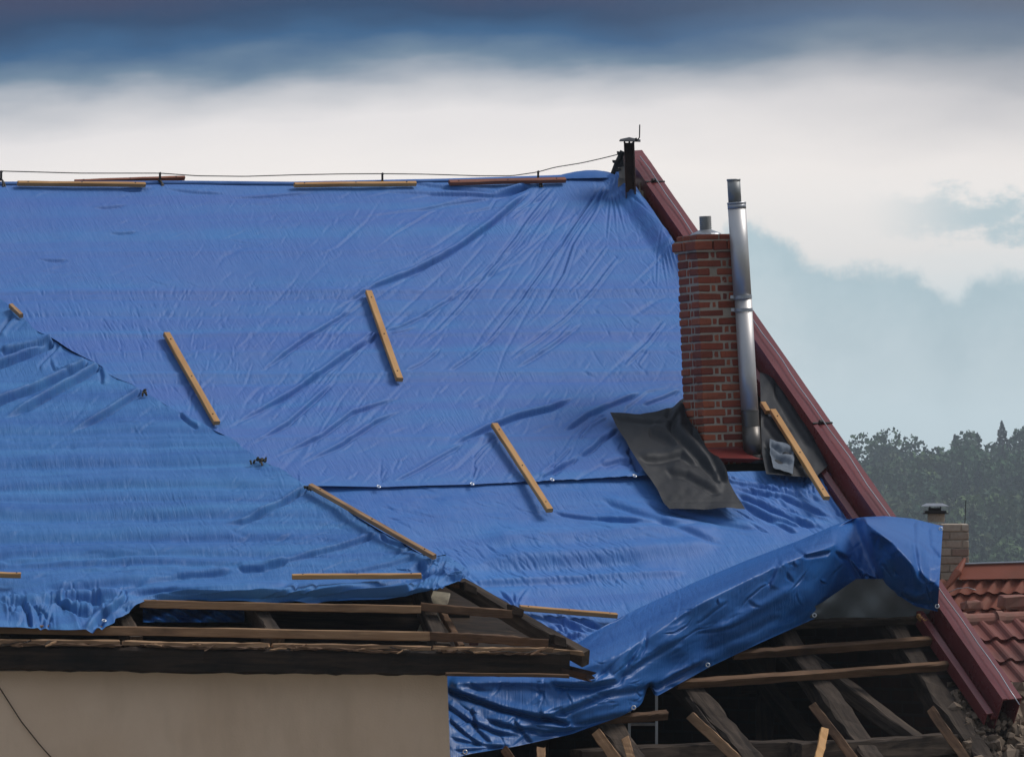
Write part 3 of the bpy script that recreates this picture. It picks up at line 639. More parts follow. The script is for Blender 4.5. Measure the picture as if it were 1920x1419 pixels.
# ---- rusty vent post at the ridge end
def post():
    D = float(MAIN.depth(1182, 372))-.06; s = D/FPX; mb = MB()
    P = lambda x, y, dd=0: at(x, y, D+dd)
    # half-open channel section of sheet iron
    prof = [(-10.5, 0), (-10.5, -.05), (-8.8, -.055), (-8.5, -.01), (5.5, .0), (6.5, -.05), (9, -.055), (9.5, 0), (9.5, .03), (-10.5, .03)]
    ys = [268, 300, 335, 372]; vs = []
    for i, y in enumerate(ys):
        for (x, dd) in prof: vs.append(P(1180+(y-268)*.035+x, y, dd))
    n = len(prof); f = [[i*n+k, i*n+(k+1) % n, (i+1)*n+(k+1) % n, (i+1)*n+k] for i in range(3) for k in range(n)]+[list(range(n))]
    mb.add(vs, f)
    for x in (1171, 1180, 1188): mb.add([P(x-2, 268, -.05), P(x+2, 268, -.05), P(x, 261, -.05), P(x, 268, .01)], [[0, 1, 2], [1, 3, 2], [3, 0, 2]])
    ob = mb.build('vent_post', M_RUST, house)
    mb = MB(); mb.add([P(1161, 264, -.10), P(1201, 265, -.10), P(1201, 262, .09), P(1163, 261, .09), P(1180, 257.5, 0), P(1161, 265.5, -.10), P(1201, 266.5, -.10)], [[0, 1, 4], [1, 2, 4], [2, 3, 4], [3, 0, 4], [0, 5, 6, 1]]); mb.build('hat', M_BLACKM, ob)
    mb = MB(); mb.tube([P(1183, 270, -.06), P(1190, 265, -.08), P(1196, 262, -.09), P(1199, 258, -.09), P(1199.3, 245, -.09), P(1199.5, 234, -.09)], 1.2*s, 8); mb.tube([P(1192, 259, -.09), P(1194, 266, -.09)], 2*s, 8); mb.build('lightning_rod', M_BLACKM, ob, smooth=True)
    mb = MB(); mb.tube([P(1149, 326, .03), P(1156, 308, .02), P(1168, 284, .02)], [.016, .018, .02], 10)
    mb.box(P(1164, 305, .03), R*.02, F*.02, U*.03, .01); mb.box(P(1158, 318, .03), R*.018, F*.02, U*.012, .01); mb.box(P(1152, 303, .0), R*.012, F*.01, U*.006, .01); mb.box(P(1159, 287, .0), R*.008, F*.01, U*.01, .006)
    mb.build('bent_strut', M_BLACKM, ob, smooth=False)
    mb = MB(); mb.box(P(1166, 320, .06), R*.022, F*.04, U*.05, .02); mb.box(P(1168, 345, .1), R*.03, F*.04, U*.04, .02); mb.box(P(1196, 372, .1), R*.045, F*.04, U*.05, .03); mb.box(P(1205, 352, .12), R*.025, F*.03, U*.04, .02)
    mb.build('mortar_lump', M_MORT, ob)
post()
# ---- bare timbers of the main roof (right-hand opening)
def TB(name, x0, y0, x1, y1, wpx, hpx, hoff, mat, up=Hn, rough=.006, seg=14, plane=MAIN, par=house, ends=.01, **k):
    """timber whose top face centre line is seen from (x0,y0) to (x1,y1), lying hoff above the plane"""
    s = 40/FPX; a = plane.pt(x0, y0, hoff); b = plane.pt(x1, y1, hoff)
    return beam(name, a, b, wpx*s, hpx*s, up, mat, par, seg, rough, ends=ends, **k)
for (x0, y0, x1, y1) in ((1450, 1172, 1738, 1160), (1375, 1227, 1755, 1201), (1270, 1283, 1778, 1247)):
    TB('batten', x0, y0, x1, y1, 11, 16, -.02, M_OLD if y0 < 1200 else M_BAT2, rough=.006, seg=20)
TB('batten', 1100, 1350, 1250, 1340, 11, 16, -.02, M_BAT2)
for (x0, y0, x1, y1, w_, mt) in ((1150, 1130, 1440, 1468, 40, M_OLD), (1405, 1100, 1680, 1500, 40, M_OLD), (1608, 1090, 1890, 1500, 38, M_OLD), (1020, 1200, 1210, 1475, 48, M_OLD)):
    TB('rafter', x0, y0, x1, y1, w_, 36, -.11, mt, rough=.018, seg=26, ends=.03)
for (x0, y0, x1, y1) in ((-350, 400, 100, 1000), (250, 380, 600, 900), (650, 380, 1000, 900), (1000, 380, 1330, 880)): TB('rafter', x0, y0, x1, y1, 40, 36, -.16, M_OLD)
# interior framing, set back from the roof plane
def TI(name, x0, y0, x1, y1, wpx, b0, b1, mat, th=.11, rough=.010, **k):
    a = at(x0, y0, MAIN.depth(x0, y0)+b0); b = at(x1, y1, MAIN.depth(x1, y1)+b1); return beam(name, a, b, th, wpx*40/FPX, U, mat, house, 14, rough, **k)
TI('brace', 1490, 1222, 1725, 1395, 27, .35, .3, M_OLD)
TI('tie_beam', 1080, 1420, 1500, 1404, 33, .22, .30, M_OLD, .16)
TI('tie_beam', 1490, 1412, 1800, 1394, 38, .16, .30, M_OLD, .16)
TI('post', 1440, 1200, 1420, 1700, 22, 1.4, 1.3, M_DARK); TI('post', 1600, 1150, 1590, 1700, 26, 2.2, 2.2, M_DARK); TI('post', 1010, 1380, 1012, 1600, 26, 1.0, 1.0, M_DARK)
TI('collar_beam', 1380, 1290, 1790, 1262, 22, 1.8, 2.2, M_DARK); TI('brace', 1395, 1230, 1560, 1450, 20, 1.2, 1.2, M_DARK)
# splintered boards leaning in the opening: loose things
def board(x0, y0, x1, y1, wpx, off, mat, lb, group='splintered boards in the open roof', th=.03):
    a = at(x0, y0, MAIN.depth(x0, y0)-off); b = at(x1, y1, MAIN.depth(x1, y1)-off)
    o = beam('loose_board', a, b, wpx*40/FPX, th, -F, mat, None, 12, .005, ends=.03); return tag(o, lb, 'board', group)
board(1296, 1342, 1400, 1440, 17, .03, M_BAT, 'fresh brown board with a pointed upper end, crossing the rafter right of the ladder')
board(1292, 1312, 1345, 1380, 9, -.04, M_OLD, 'thin grey splinter just above the pointed brown board')
board(1524, 1322, 1622, 1450, 16, .03, M_BAT2, 'brown plank lying along the middle rafter at the bottom')
board(1745, 1330, 1830, 1450, 17, .05, M_BAT2, 'brown plank propped under the right-hand rafter beside the rubble')
board(1546, 1368, 1528, 1450, 14, .10, M_NEW, 'short pale yellow lath standing in front of the tie beam')
board(1118, 1372, 1175, 1450, 18, .06, M_BAT, 'brown plank leaning on the thick rafter left of the ladder')
board(1172, 1384, 1192, 1450, 14, .02, M_BAT, 'short brown stub between the thick rafter and the ladder')
board(1014, 1406, 1018, 1460, 15, .12, M_BAT, 'short brown stub standing upright below the blue tarp hem')
board(945, 1404, 985, 1460, 14, .12, M_BAT2, 'brown stub slanting out below the blue tarp hem, left of the upright stub')
tag(TB('loose_board', 1722, 1153, 1736, 1166, 9, 8, .02, M_NEW, par=None), 'short bright yellow stub end under the tarp corner beside the verge', 'board')
def ladder():
    D = float(MAIN.depth(1200, 1370))+.7; e = empty('ladder', at(1206, 1500, D), label='grey metal ladder standing inside the dark attic below the torn tarp', cat='ladder')
    for x in (1180, 1231):
        mb = MB(); a, b = at(x, 1290, D), at(x, 1640, D); mb.box((a+b)/2, R*.008, F*.02, (a-b)/2); mb.build('rail', M_ZINC, e)
    for y in (1275, 1357, 1439, 1521): mb = MB(); mb.tube([at(1180, y, D), at(1231, y, D)], .010, 8); mb.build('rung', M_ZINC, e)
ladder()
# rubble heap on the broken gable wall
def rubble():
    g = np.random.RandomState(3); mb = MB(); poly = [(1775, 1295), (1850, 1285), (1900, 1350), (1990, 1430), (2010, 1480), (1850, 1480), (1810, 1400)]
    def inside(x, y):
        c = False; n = len(poly)
        for i in range(n):
            (x1, y1), (x2, y2) = poly[i], poly[(i+1) % n]
            if (y1 > y) != (y2 > y) and x < (x2-x1)*(y-y1)/(y2-y1)+x1: c = not c
        return c
    k = 0
    while k < 620:
        x, y = g.uniform(1770, 2010), g.uniform(1280, 1480)
        if not inside(x, y): continue
        k += 1; c = MAIN.pt(x, y, g.uniform(-.20, -.06)); s = (g.uniform(.006, .022) if g.rand() < .8 else g.uniform(.02, .045))
        q = g.normal(size=(3, 3)); q, _ = np.linalg.qr(q); mb.box(c, q[0]*s*1.3, q[1]*s, q[2]*s*.7, s*.9, s*.3)
    bed = []
    for j in range(14):
        for i in range(14): x = 1765+i*19; y = 1278+j*16; bed.append(MAIN.pt(x+(j*5), y, -.16+.07*math.sin(i*1.7+j)*math.cos(j*1.3)))
    mb.add(bed, [[j*14+i, (j+1)*14+i, (j+1)*14+i+1, j*14+i+1] for j in range(13) for i in range(13)])
    mb.build('rubble', M_STONE, None, label='crumbled brown mortar and stone rubble on the broken gable wall', cat='rubble', kind='stuff')
rubble()
# ================================================================== BLUE TARPS
def upper_tarp():
    X, Y = coons([(-420, 353), (0, 348), (340, 346), (550, 348), (840, 342), (1030, 336), (1100, 333), (1165, 334)],
                 [(-420, 905), (300, 912), (575, 913), (710, 916), (885, 911), (1035, 903), (1200, 895), (1290, 884), (1340, 845), (1400, 800)],
                 [(-420, 353), (-420, 905)], [(1165, 334), (1200, 382), (1240, 441), (1270, 486), (1335, 585), (1385, 680), (1400, 740), (1400, 800)], 1120, 430)
    H = np.full(X.shape, .018)
    f = lambda *a, **k: crease(H, X, Y, *a, **k)
    z1 = lambda p: zz(600, 300, 2.743, p); z2 = lambda p: zz(820, 700, 2.957, p); z3 = lambda p: zz(360, 820, 3.2, p)
    f(z1([(1085, 150), (1000, 210), (870, 320), (760, 400), (640, 480), (480, 560), (280, 640), (130, 730), (0, 810)]), 4.2, .019, 'f', (.1, .4))
    f(z1([(1080, 165), (1000, 225), (870, 340), (740, 430), (600, 510), (440, 590)]), 3, -.008, 'r', (.2, .3))
    f(z1([(1220, 130), (1100, 280), (980, 450), (860, 600), (720, 760), (600, 880), (430, 1000)]), 4.5, .012, 'f', (.1, .4))
    f(z1([(1180, 140), (1080, 230), (980, 310)]), 3, .008); f(z1([(1230, 170), (1150, 310), (1060, 450)]), 3, .004)
    f(z1([(1480, 120), (1330, 320), (1180, 530), (1040, 730), (900, 900), (740, 1085)]), 4.0, .0125, 'f', (.1, .35))
    f(z1([(1490, 110), (1440, 230), (1310, 440), (1260, 590), (1140, 780), (1010, 900)]), 3.8, .010, 'f', (.1, .4))
    f(z1([(1470, 120), (1370, 260), (1300, 370), (1180, 560)]), 3, .007)
    f(z1([(1550, 480), (1400, 680), (1250, 830), (1120, 930), (960, 1040)]), 4, .010); f(z1([(1490, 430), (1350, 620), (1270, 700)]), 3, .006)
    f(z1([(1350, 830), (1180, 960), (1000, 1070)]), 4, .006); f(z1([(1780, 820), (1690, 940), (1560, 1065)]), 4, .009); f(z1([(1690, 980), (1640, 1050)]), 3, .005)
    f(z1([(1300, 840), (1230, 920), (1100, 1010)]), 3, .005); f(z1([(900, 900), (760, 1010), (650, 1085)]), 4, .007); f(z1([(620, 960), (520, 1040), (430, 1085)]), 3.5, .007)
    # pulled tight from the middle stick down to the left
    f([(706, 622), (665, 648), (600, 695), (540, 735), (470, 775), (405, 812)], 4.5, .018, 'f', (.05, .5))
    for k, (dx, a_) in enumerate(((8, .010), (22, .008), (40, .006), (60, .005))): f([(706, 624), (690-dx*.5, 645+k*4), (650-dx, 690+k*8), (600-dx, 745+k*10)], 3, a_, 'f', (.05, .6))
    f([(718, 620), (760, 605), (800, 585), (870, 540), (940, 480)], 3.2, .008, 'f', (.05, .6)); f([(718, 622), (745, 621), (790, 608)], 2.5, .007, 'f', (.05, .6))
    for q in (((690, 560), (640, 590), (560, 640), (480, 700)), ((560, 870), (640, 830), (700, 790), (760, 765)), ((500, 862), (600, 815), (660, 770), (760, 740)), ((460, 838), (540, 790), (640, 700))): f(list(q)[::-1], 4, .013, 'f', (.3, .4))
    for (x, y, a_) in ((300, 130, 1), (500, 240, 1), (420, 190, .8), (200, 180, .8), (640, 200, .8), (120, 300, .5), (720, 260, .6)): f(z1([(1090, 122), (900, 135+y*.2), (x+150, y-20), (x-60, y+30)]), 3.2, .0085*a_, 'f', (.1, .5))
    for k in range(15):
        a = math.radians(232+k*9.5); l = rnd.uniform(60, 150); f([(1152, 338), (1152+l*.4*math.cos(a)+2, 338-l*.4*math.sin(a)), (1152+l*math.cos(a+.05), 338-l*math.sin(a+.05))], 2.8, .0065, 'f', (.18, .6))
    g = random.Random(77)
    for k in range(34):
        x0 = g.uniform(985, 1160); y0 = 345+g.uniform(0, 10); t_ = g.uniform(.25, 1); L_ = g.uniform(160, 420)*t_; a = math.radians(g.uniform(38, 66) if x0 > 1080 else g.uniform(24, 50))
        o_ = g.uniform(20, 220); x1, y1 = x0-o_*math.cos(a), y0+o_*math.sin(a); b_ = a+.12
        fold(H, X, Y, [(x1, y1), (x1-L_*.5*math.cos(a), y1+L_*.5*math.sin(a)), (x1-L_*math.cos(b_)*.98, y1+L_*math.sin(b_-.2)*.98)], 2.2, .0052, 'v', (.2, .6))
    for k in range(9):
        a = math.radians(268+k*6); l = rnd.uniform(60, 130); f([(1236, 440), (1236+l*.4*math.cos(a), 440-l*.4*math.sin(a)), (1236+l*math.cos(a), 440-l*math.sin(a))], 2.6, .005, 'f', (.3, .5))
    f(z2([(760, 125), (620, 185), (430, 230), (300, 280), (160, 350), (30, 420)]), 4.2, .020, 'f', (.15, .35)); f(z2([(1130, 100), (960, 160), (830, 220), (690, 315)]), 4.2, .017, 'f')
    f(z2([(1340, 90), (1250, 130), (1130, 170)]), 3.5, .010); f(z2([(945, 235), (850, 290), (780, 370)]), 3.5, .012); f(z2([(1000, 300), (900, 360), (850, 410), (780, 455)]), 4.5, .016, 'f'); f(z2([(780, 460), (640, 530), (560, 580)]), 4, .012)
    f(z2([(330, 360), (260, 410), (200, 475)]), 3.2, .008); f(z2([(230, 520), (195, 600)]), 3, .007); f(z2([(560, 560), (640, 500), (740, 400)]), 3.5, .007); f(z2([(1080, 400), (1120, 480), (1150, 540)]), 7, .02, 'f'); f(z2([(900, 500), (1000, 470), (1090, 480)]), 6, .012)
    f(z3([(1640, 20), (1400, 160), (1200, 270)]), 3.5, .008); f(z3([(1850, 0), (1760, 80), (1690, 170)]), 3, .007)
    for (x0, y0, x1, y1) in ((290, 350, 220, 355), (240, 383, 170, 388), (260, 433, 200, 436), (430, 362, 300, 352), (600, 358, 420, 370), (130, 487, 70, 485)): f([(x0, y0), ((x0+x1)/2, (y0+y1)/2+1.5), (x1, y1)], 2.6, .007, 'f', (.3, .4))
    for (x, y) in ((710, 910), (885, 905), (1035, 897), (1190, 890)):
        for k in range(3): a = math.radians(40+k*22); l = 30+14*k; f([(x+2, y-3), (x+l*math.cos(a), y-l*math.sin(a))], 2.4, .006, 'v', (.1, .7))
    # right of the left stick: short pleats hanging from horizontal creases
    rfolds(H, X, Y, 190, (60, 600, 700, 800), lambda x, y: 118 if x < 330 else (75 if x < 450 else 55), 9, 34, 2.2, .0030, 21)
    rfolds(H, X, Y, 200, (20, 540, 650, 620), lambda x, y: 115 if x < 300 else 60, 8, 22, 1.9, .0028, 22)
    rfolds(H, X, Y, 330, (350, 380, 1300, 800), 46, 12, 42, 2.3, .0019, 23)
    rfolds(H, X, Y, 170, (450, 720, 1280, 905), 38, 16, 46, 2.6, .0028, 24)
    rfolds(H, X, Y, 160, (0, 350, 900, 560), 12, 10, 60, 2.4, .0016, 25)
    rfolds(H, X, Y, 130, (1080, 350, 1290, 700), lambda x, y: 105+.12*(y-350), 12, 40, 2.2, .0024, 26)
    rfolds(H, X, Y, 40, (350, 380, 1250, 900), 42, 10, 190, 4.0, .005, 27)
    for y, a_ in ((545, .006), (560, -.004), (625, .005), (660, .003), (700, .006), (716, -.004), (820, .004), (470, .003), (590, -.004)): f([(-400, y+4), (300, y+2), (900, y), (1400, y-4)], 4, a_, 'r', (.01, .01))
    H += vnoise(X, Y, 160, 90, 1)*.012+vnoise(X, Y, 45, 30, 2)*.004+vnoise(X, Y, 14, 9, 4)*.0016
    H += .07*sst(X-(1165+(Y-334)*.70), -40, -6)*(1-sst(Y, 470, 520))
    H += np.where(Y > 880, (Y-880)/30*.012, 0)*(X > 560)*(X < 1250)      # the hem lifts a little
    e = sheet('blue_tarp', X, Y, H, MAIN, M_TARP, label='huge creased blue tarp covering the main roof from ridge to eyelet hem', cat='tarp', group='blue tarps on the roofs')
    for (x, y) in ((710, 912), (885, 907), (1035, 899), (1190, 892)): grommet(x, y, MAIN, .040, e)
    # hem rolled over the ridge
    mb = MB(); pts = []; n = 60
    for i in range(n): x = -420+(1165+420)*i/(n-1); y = np.interp(x, [-420, 0, 340, 550, 840, 1030, 1100, 1165], [351, 346, 344, 346, 340, 334, 331, 332]); pts.append(MAIN.pt(x, y, -.002+.004*math.sin(i*2.3)))
    mb.tube(pts, .018, 8); o = mb.build('ridge_roll', M_TARP, e, smooth=True)
    # curled edge lifting off at the ridge end
    nx, ny = 50, 12; vs = []
    for j in range(ny):
        v = j/(ny-1)
        for i in range(nx):
            u = i/(nx-1); x = 1022+136*u; base = 336-3*u; arch = 17*math.sin(math.pi*min(1, u*.94+.03))**.8*(.55+.6*u)
            th = v*math.pi*1.05; yy = base-arch*math.sin(th/2)**1.0*(1 if v < 1 else 1); dd = -.05+.26*v
            yy = base-arch*math.sin(th*.55); vs.append(at(x+4*math.sin(v*2), yy+.15*math.sin(i*.9), float(MAIN.depth(x, base))+dd*(.4+.6*u)-.03))
    mesh('curled_edge', vs, [[j*nx+i, j*nx+i+1, (j+1)*nx+i+1, (j+1)*nx+i] for j in range(ny-1) for i in range(nx-1)], M_TARP_DARK, e, smooth=True)
upper_tarp()
# ---- lower tarp with its big loose flap
PAIR = [((800, 1240), (815, 1432), .20, .25), ((900, 1246), (880, 1413), .2, .3), ((1000, 1240), (970, 1398), .22, .45), ((1075, 1208), (1070, 1376), .30, .7), ((1135, 1172), (1165, 1342), .36, .95),
        ((1190, 1143), (1226, 1308), .36, 1.05), ((1300, 1092), (1330, 1250), .26, 1.2), ((1400, 1050), (1425, 1205), .22, 1.25), ((1500, 1012), (1530, 1158), .2, 1.25), ((1560, 986), (1592, 1120), .25, 1.2),
        ((1598, 972), (1652, 1108), .93, .5), ((1618, 969), (1664, 1109), .06, 1.25), ((1660, 967), (1688, 1118), .32, 1.25), ((1712, 972), (1716, 1136), .55, 1.5), ((1768, 986), (1758, 1146), .72, 1.6)]
def flap_field(nx, ny):
    P_ = np.array([(a[0], a[1], b[0], b[1], c, d) for a, b, c, d in PAIR]); k = np.r_[0, np.cumsum(np.hypot(*np.diff(P_[:, :2], axis=0).T))]; s = np.linspace(0, k[-1], nx)
    Q = np.stack([np.interp(s, k, P_[:, i]) for i in range(6)], 1)
    w = np.hanning(15); w /= w.sum()
    for i in range(6): Q[:, i] = np.convolve(np.r_[2*Q[0, i]-Q[7:0:-1, i], Q[:, i], 2*Q[-1, i]-Q[-2:-9:-1, i]], w, 'valid')
    t = np.linspace(0, 1, ny)[:, None]
    X = Q[:, 0]*(1-t)+Q[:, 2]*t; Y = Q[:, 1]*(1-t)+Q[:, 3]*t; tf = Q[:, 4][None]+0*t; tf = np.clip(tf, .04, .97); b = Q[:, 5][None]*.0058*(Q[:, 3]-Q[:, 1])[None]*np.maximum(1-tf, .35)
    tt = t+0*X
    up = sst(tt, 0, 1)*0+np.sin(np.clip(tt/tf, 0, 1)*math.pi/2)**1.1; dn = 1-np.clip((tt-tf)/(1-tf), 0, 1); dn = dn**.92
    H = .05+b*np.where(tt < tf, up, dn)+.26*sst(X, 1560, 1680)
    # soften the corner at the fold
    kk = np.hanning(19); kk /= kk.sum()
    for i in range(nx): H[:, i] = np.convolve(np.r_[np.repeat(H[0, i], 9), H[:, i], np.repeat(H[-1, i], 9)], kk, 'valid')
    return X, Y, H, tt
def lower_tarp():
    X, Y = coons([(500, 890), (900, 892), (1300, 882), (1556, 876)], [(960, 1310), (1080, 1250), (1180, 1195), (1300, 1135), (1450, 1065), (1612, 985)],
                 [(500, 890), (700, 1000), (850, 1130), (960, 1310)], [(1556, 876), (1583, 925), (1612, 985)], 620, 260)
    H = np.full(X.shape, .004); f = lambda *a, **k: fold(H, X, Y, *a, **k)
    z2 = lambda p: zz(820, 700, 2.957, p); z4 = lambda p: zz(1120, 600, 3.548, p); z5 = lambda p: zz(1000, 1080, 3.84, p); z6 = lambda p: zz(700, 960, 3.09, p)
    f(z2([(640, 750), (850, 780), (1150, 812)]), 3.5, .010); f(z2([(900, 660), (1100, 740), (1400, 850), (1600, 930)]), 7, .012)
    f(z4([(925, 1130), (1100, 1200), (1300, 1290), (1500, 1350)]), 4.5, .018); f(z4([(950, 1180), (1150, 1290), (1400, 1340)]), 4.5, .014); f(z4([(920, 1100), (1250, 1150), (1550, 1280)]), 4, .012); f(z4([(1000, 1230), (1200, 1320), (1350, 1400)]), 4, .012)
    f(z4([(900, 1060), (1100, 1080), (1400, 1150)]), 4, .010); f(z4([(1540, 1060), (1620, 1180), (1700, 1300)]), 5, .012, 'f'); f(z4([(1480, 1030), (1570, 1180), (1640, 1290)]), 3, .009)
    f(z4([(0, 1290), (300, 1320), (700, 1330)]), 6, .010); f(z4([(300, 1180), (700, 1280), (1100, 1370)]), 6, .010)
    f(z2([(180, 1145), (500, 1130), (900, 1108), (1400, 1085)]), 6, .012, 'r', (.1, .1)); f(z2([(180, 1165), (500, 1150), (900, 1128)]), 8, .012, 'v')
    f(z2([(250, 1010), (700, 1000), (1300, 960), (1600, 930)]), 14, .022, 'r'); f(z2([(150, 1080), (600, 1060), (1200, 1030)]), 12, .014, 'v')
    f(z2([(200, 900), (700, 880), (1200, 860), (1650, 850)]), 16, .016, 'r')
    # pulled towards the horizontal stick
    for q in ([(340, 1180), (400, 1240), (440, 1290)], [(430, 1200), (440, 1250), (448, 1290)], [(300, 1220), (380, 1260), (440, 1295)], [(520, 1170), (470, 1240), (452, 1290)]): f(z2(q), 3.5, .011, 'f', (.5, .05))
    for q in ([(60, 260), (240, 320), (420, 390)], [(150, 270), (300, 330), (470, 375)], [(250, 280), (380, 320), (500, 350)], [(0, 290), (60, 330), (90, 400)], [(330, 290), (440, 330), (530, 340)], [(90, 380), (200, 410), (380, 410)], [(0, 420), (120, 430), (260, 440)]): f(z5(q), 3.6, .016, 'f', (.2, .3))
    rfolds(H, X, Y, 260, (820, 1010, 1200, 1090), -38, 12, 40, 2.2, .0021, 31); rfolds(H, X, Y, 150, (850, 1060, 1350, 1140), -65, 15, 30, 2.4, .0018, 32)
    rfolds(H, X, Y, 190, (620, 910, 1450, 1010), -12, 9, 70, 2.6, .0016, 33); rfolds(H, X, Y, 90, (1350, 890, 1600, 990), -28, 10, 60, 2.8, .004, 34); rfolds(H, X, Y, 60, (1430, 885, 1560, 920), -80, 20, 24, 2.4, .006, 36)
    rfolds(H, X, Y, 60, (1000, 1150, 1110, 1215), -35, 20, 50, 3.0, .007, 35)
    H += vnoise(X, Y, 120, 60, 11)*.02+vnoise(X, Y, 35, 20, 12)*.005+vnoise(X, Y, 12, 8, 14)*.0018
    e = sheet('blue_tarp', X, Y, H, MAIN, M_TARP2, label='blue tarp below the eyelet hem with a loose flap over the bare rafters', cat='tarp', group='blue tarps on the roofs')
    global FAMP
    FAMP = .95; X, Y, H, T = flap_field(760, 190); f = lambda *a, **k: fold(H, X, Y, *a, **k)
    p5 = lambda p: zz(1000, 1080, 3.84, p); p3 = lambda p: zz(1440, 900, 2.733, p)
    # ---- left belly under the eaves
    f(p6 := zz(700, 960, 3.09, [(430, 985), (700, 975), (1000, 985), (1250, 985), (1400, 960), (1500, 860)]), 9, .05, 'r', (.05, .3))
    f(zz(700, 960, 3.09, [(430, 1000), (560, 1050), (760, 1120), (960, 1165), (1130, 1200)]), 7, .05, 'f', (.05, .2))
    f(zz(700, 960, 3.09, [(960, 1165), (1100, 1130), (1300, 1050), (1450, 980)]), 8, .035, 'f', (.05, .4))
    f(zz(700, 960, 3.09, [(430, 1100), (560, 1190), (700, 1250), (860, 1290)]), 6, .03, 'f', (.05, .3)); f(zz(700, 960, 3.09, [(440, 1180), (540, 1270), (640, 1340)]), 5, .028, 'f')
    f(zz(700, 960, 3.09, [(640, 1180), (830, 1230), (1000, 1250), (1200, 1240)]), 6, .028, 'f'); f(zz(700, 960, 3.09, [(580, 1120), (620, 1250), (700, 1330)]), 6, .022, 'f'); f(zz(700, 960, 3.09, [(820, 1190), (900, 1290), (930, 1330)]), 5, .02, 'f')
    f(zz(700, 960, 3.09, [(440, 1290), (620, 1330), (800, 1345)]), 5, .02, 'f'); f(zz(700, 960, 3.09, [(460, 1370), (600, 1360), (760, 1340)]), 4, .016, 'f')
    # ---- sweeping folds from the lower left to the upper right
    f(p5([(100, 740), (400, 760), (580, 730), (640, 600), (740, 470), (840, 360)]), 9, .04, 'f', (.1, .4)); f(p5([(380, 480), (460, 400), (600, 300), (740, 230)]), 6, .03, 'f'); f(p5([(230, 500), (350, 430), (520, 330), (690, 240)]), 6, .035, 'f')
    f(p5([(600, 720), (760, 600), (960, 480), (1100, 400)]), 8, .028, 'f'); f(p5([(830, 830), (960, 740), (1100, 660), (1220, 600)]), 5, .024, 'f'); f(p5([(900, 780), (1000, 700), (1150, 640)]), 4, .015, 'f')
    f(p5([(420, 820), (640, 800), (860, 760), (1100, 650), (1290, 560)]), 9, .025, 'f'); f(p5([(280, 1050), (520, 1000), (720, 960), (840, 850)]), 7, .03, 'f'); f(p5([(40, 980), (160, 1000), (280, 1050)]), 7, .04, 'f')
    f(p5([(720, 620), (780, 500), (790, 380), (860, 340)]), 5, .018, 'f'); f(p5([(1160, 340), (1300, 230), (1400, 160)]), 4, .010, 'f'); f(p5([(1280, 420), (1500, 290), (1760, 150), (1900, 60)]), 10, .03, 'r'); f(p5([(1200, 560), (1500, 430), (1800, 280)]), 8, .02, 'v')
    f(p5([(0, 1120), (200, 1100), (420, 1060)]), 5, .02, 'f'); f(p5([(0, 1060), (180, 1080), (300, 1070)]), 4, .014, 'f')
    # crimps along the fold
    for (x, y) in ((920, 250), (1000, 210), (1040, 150), (1180, 110), (1310, 20), (720, 330), (560, 430)): f(p5([(x-14, y-50), (x, y), (x+26, y+55)]), 4, .020, 's', (.3, .5))
    # ---- crumpled right end, seen in big facets
    f(p3([(440, 195), (490, 300), (540, 400), (600, 560)]), 7, .06, 's', (.02, .05))
    f(p3([(620, 300), (720, 390), (800, 500), (840, 600)]), 14, -.09, 's', (.2, .1)); f(p3([(770, 200), (775, 320), (790, 440), (830, 540)]), 7, .045, 'f', (.1, .2))
    f(p3([(840, 240), (850, 330), (905, 400)]), 6, .025, 'f'); f(p3([(480, 240), (620, 300), (760, 330), (800, 420)]), 8, .04, 'r'); f(p3([(340, 350), (430, 380), (470, 440), (520, 520)]), 8, .06, 'f', (.2, .1)); f(p3([(100, 350), (130, 320), (200, 370), (330, 350)]), 6, .035, 'f')
    f(p3([(500, 460), (560, 500), (590, 560)]), 6, .05, 'f'); f(p3([(690, 560), (760, 600), (850, 610)]), 8, .04, 'f'); f(p3([(90, 400), (60, 470), (20, 560)]), 8, .03, 'f'); f(p3([(230, 360), (210, 330), (260, 270)]), 6, .025, 'f')
    rfolds(H, X, Y, 130, (1150, 1000, 1600, 1250), 34, 14, 60, 3.6, .0035, 41); rfolds(H, X, Y, 46, (1120, 1010, 1640, 1280), 40, 22, 95, 4.0, .016, 46); rfolds(H, X, Y, 26, (1180, 1000, 1560, 1130), -50, 20, 34, 3.6, .018, 47); rfolds(H, X, Y, 90, (840, 1270, 1250, 1400), 10, 40, 50, 4, .008, 42); rfolds(H, X, Y, 60, (1600, 975, 1770, 1140), -50, 40, 40, 4, .010, 43)
    rfolds(H, X, Y, 70, (1120, 1200, 1340, 1330), 35, 30, 30, 3.2, .005, 44); rfolds(H, X, Y, 90, (1100, 1000, 1620, 1240), 75, 8, 40, 3.0, .0025, 45)
    H += vnoise(X, Y, 60, 40, 21)*.045*sst(T, 0, .15)+vnoise(X, Y, 24, 16, 22)*.006+vnoise(X, Y, 9, 9, 24)*.002
    H += vnoise(X, Y, 200, 60, 25)*.05*sst(T, .1, .5)
    # a torn notch in the hem
    nt = np.exp(-((X-1216)/9)**2); Y = Y-nt*26*sst(T, .80, 1); 
    D = MAIN.depth(X, Y); Pm = at(X, Y, D-H)
    ny, nx = X.shape; i = np.arange(ny*nx).reshape(ny, nx); fc = np.c_[i[:-1, :-1].ravel(), i[1:, :-1].ravel(), i[1:, 1:].ravel(), i[:-1, 1:].ravel()]
    uv = np.stack([X/300+0*Y, Y/300+H*1.0], -1).reshape(-1, 2)*V(1, -1)
    o = mesh('flap', Pm.reshape(-1, 3), fc, M_TARP_DARK, e, smooth=True, uv=uv)
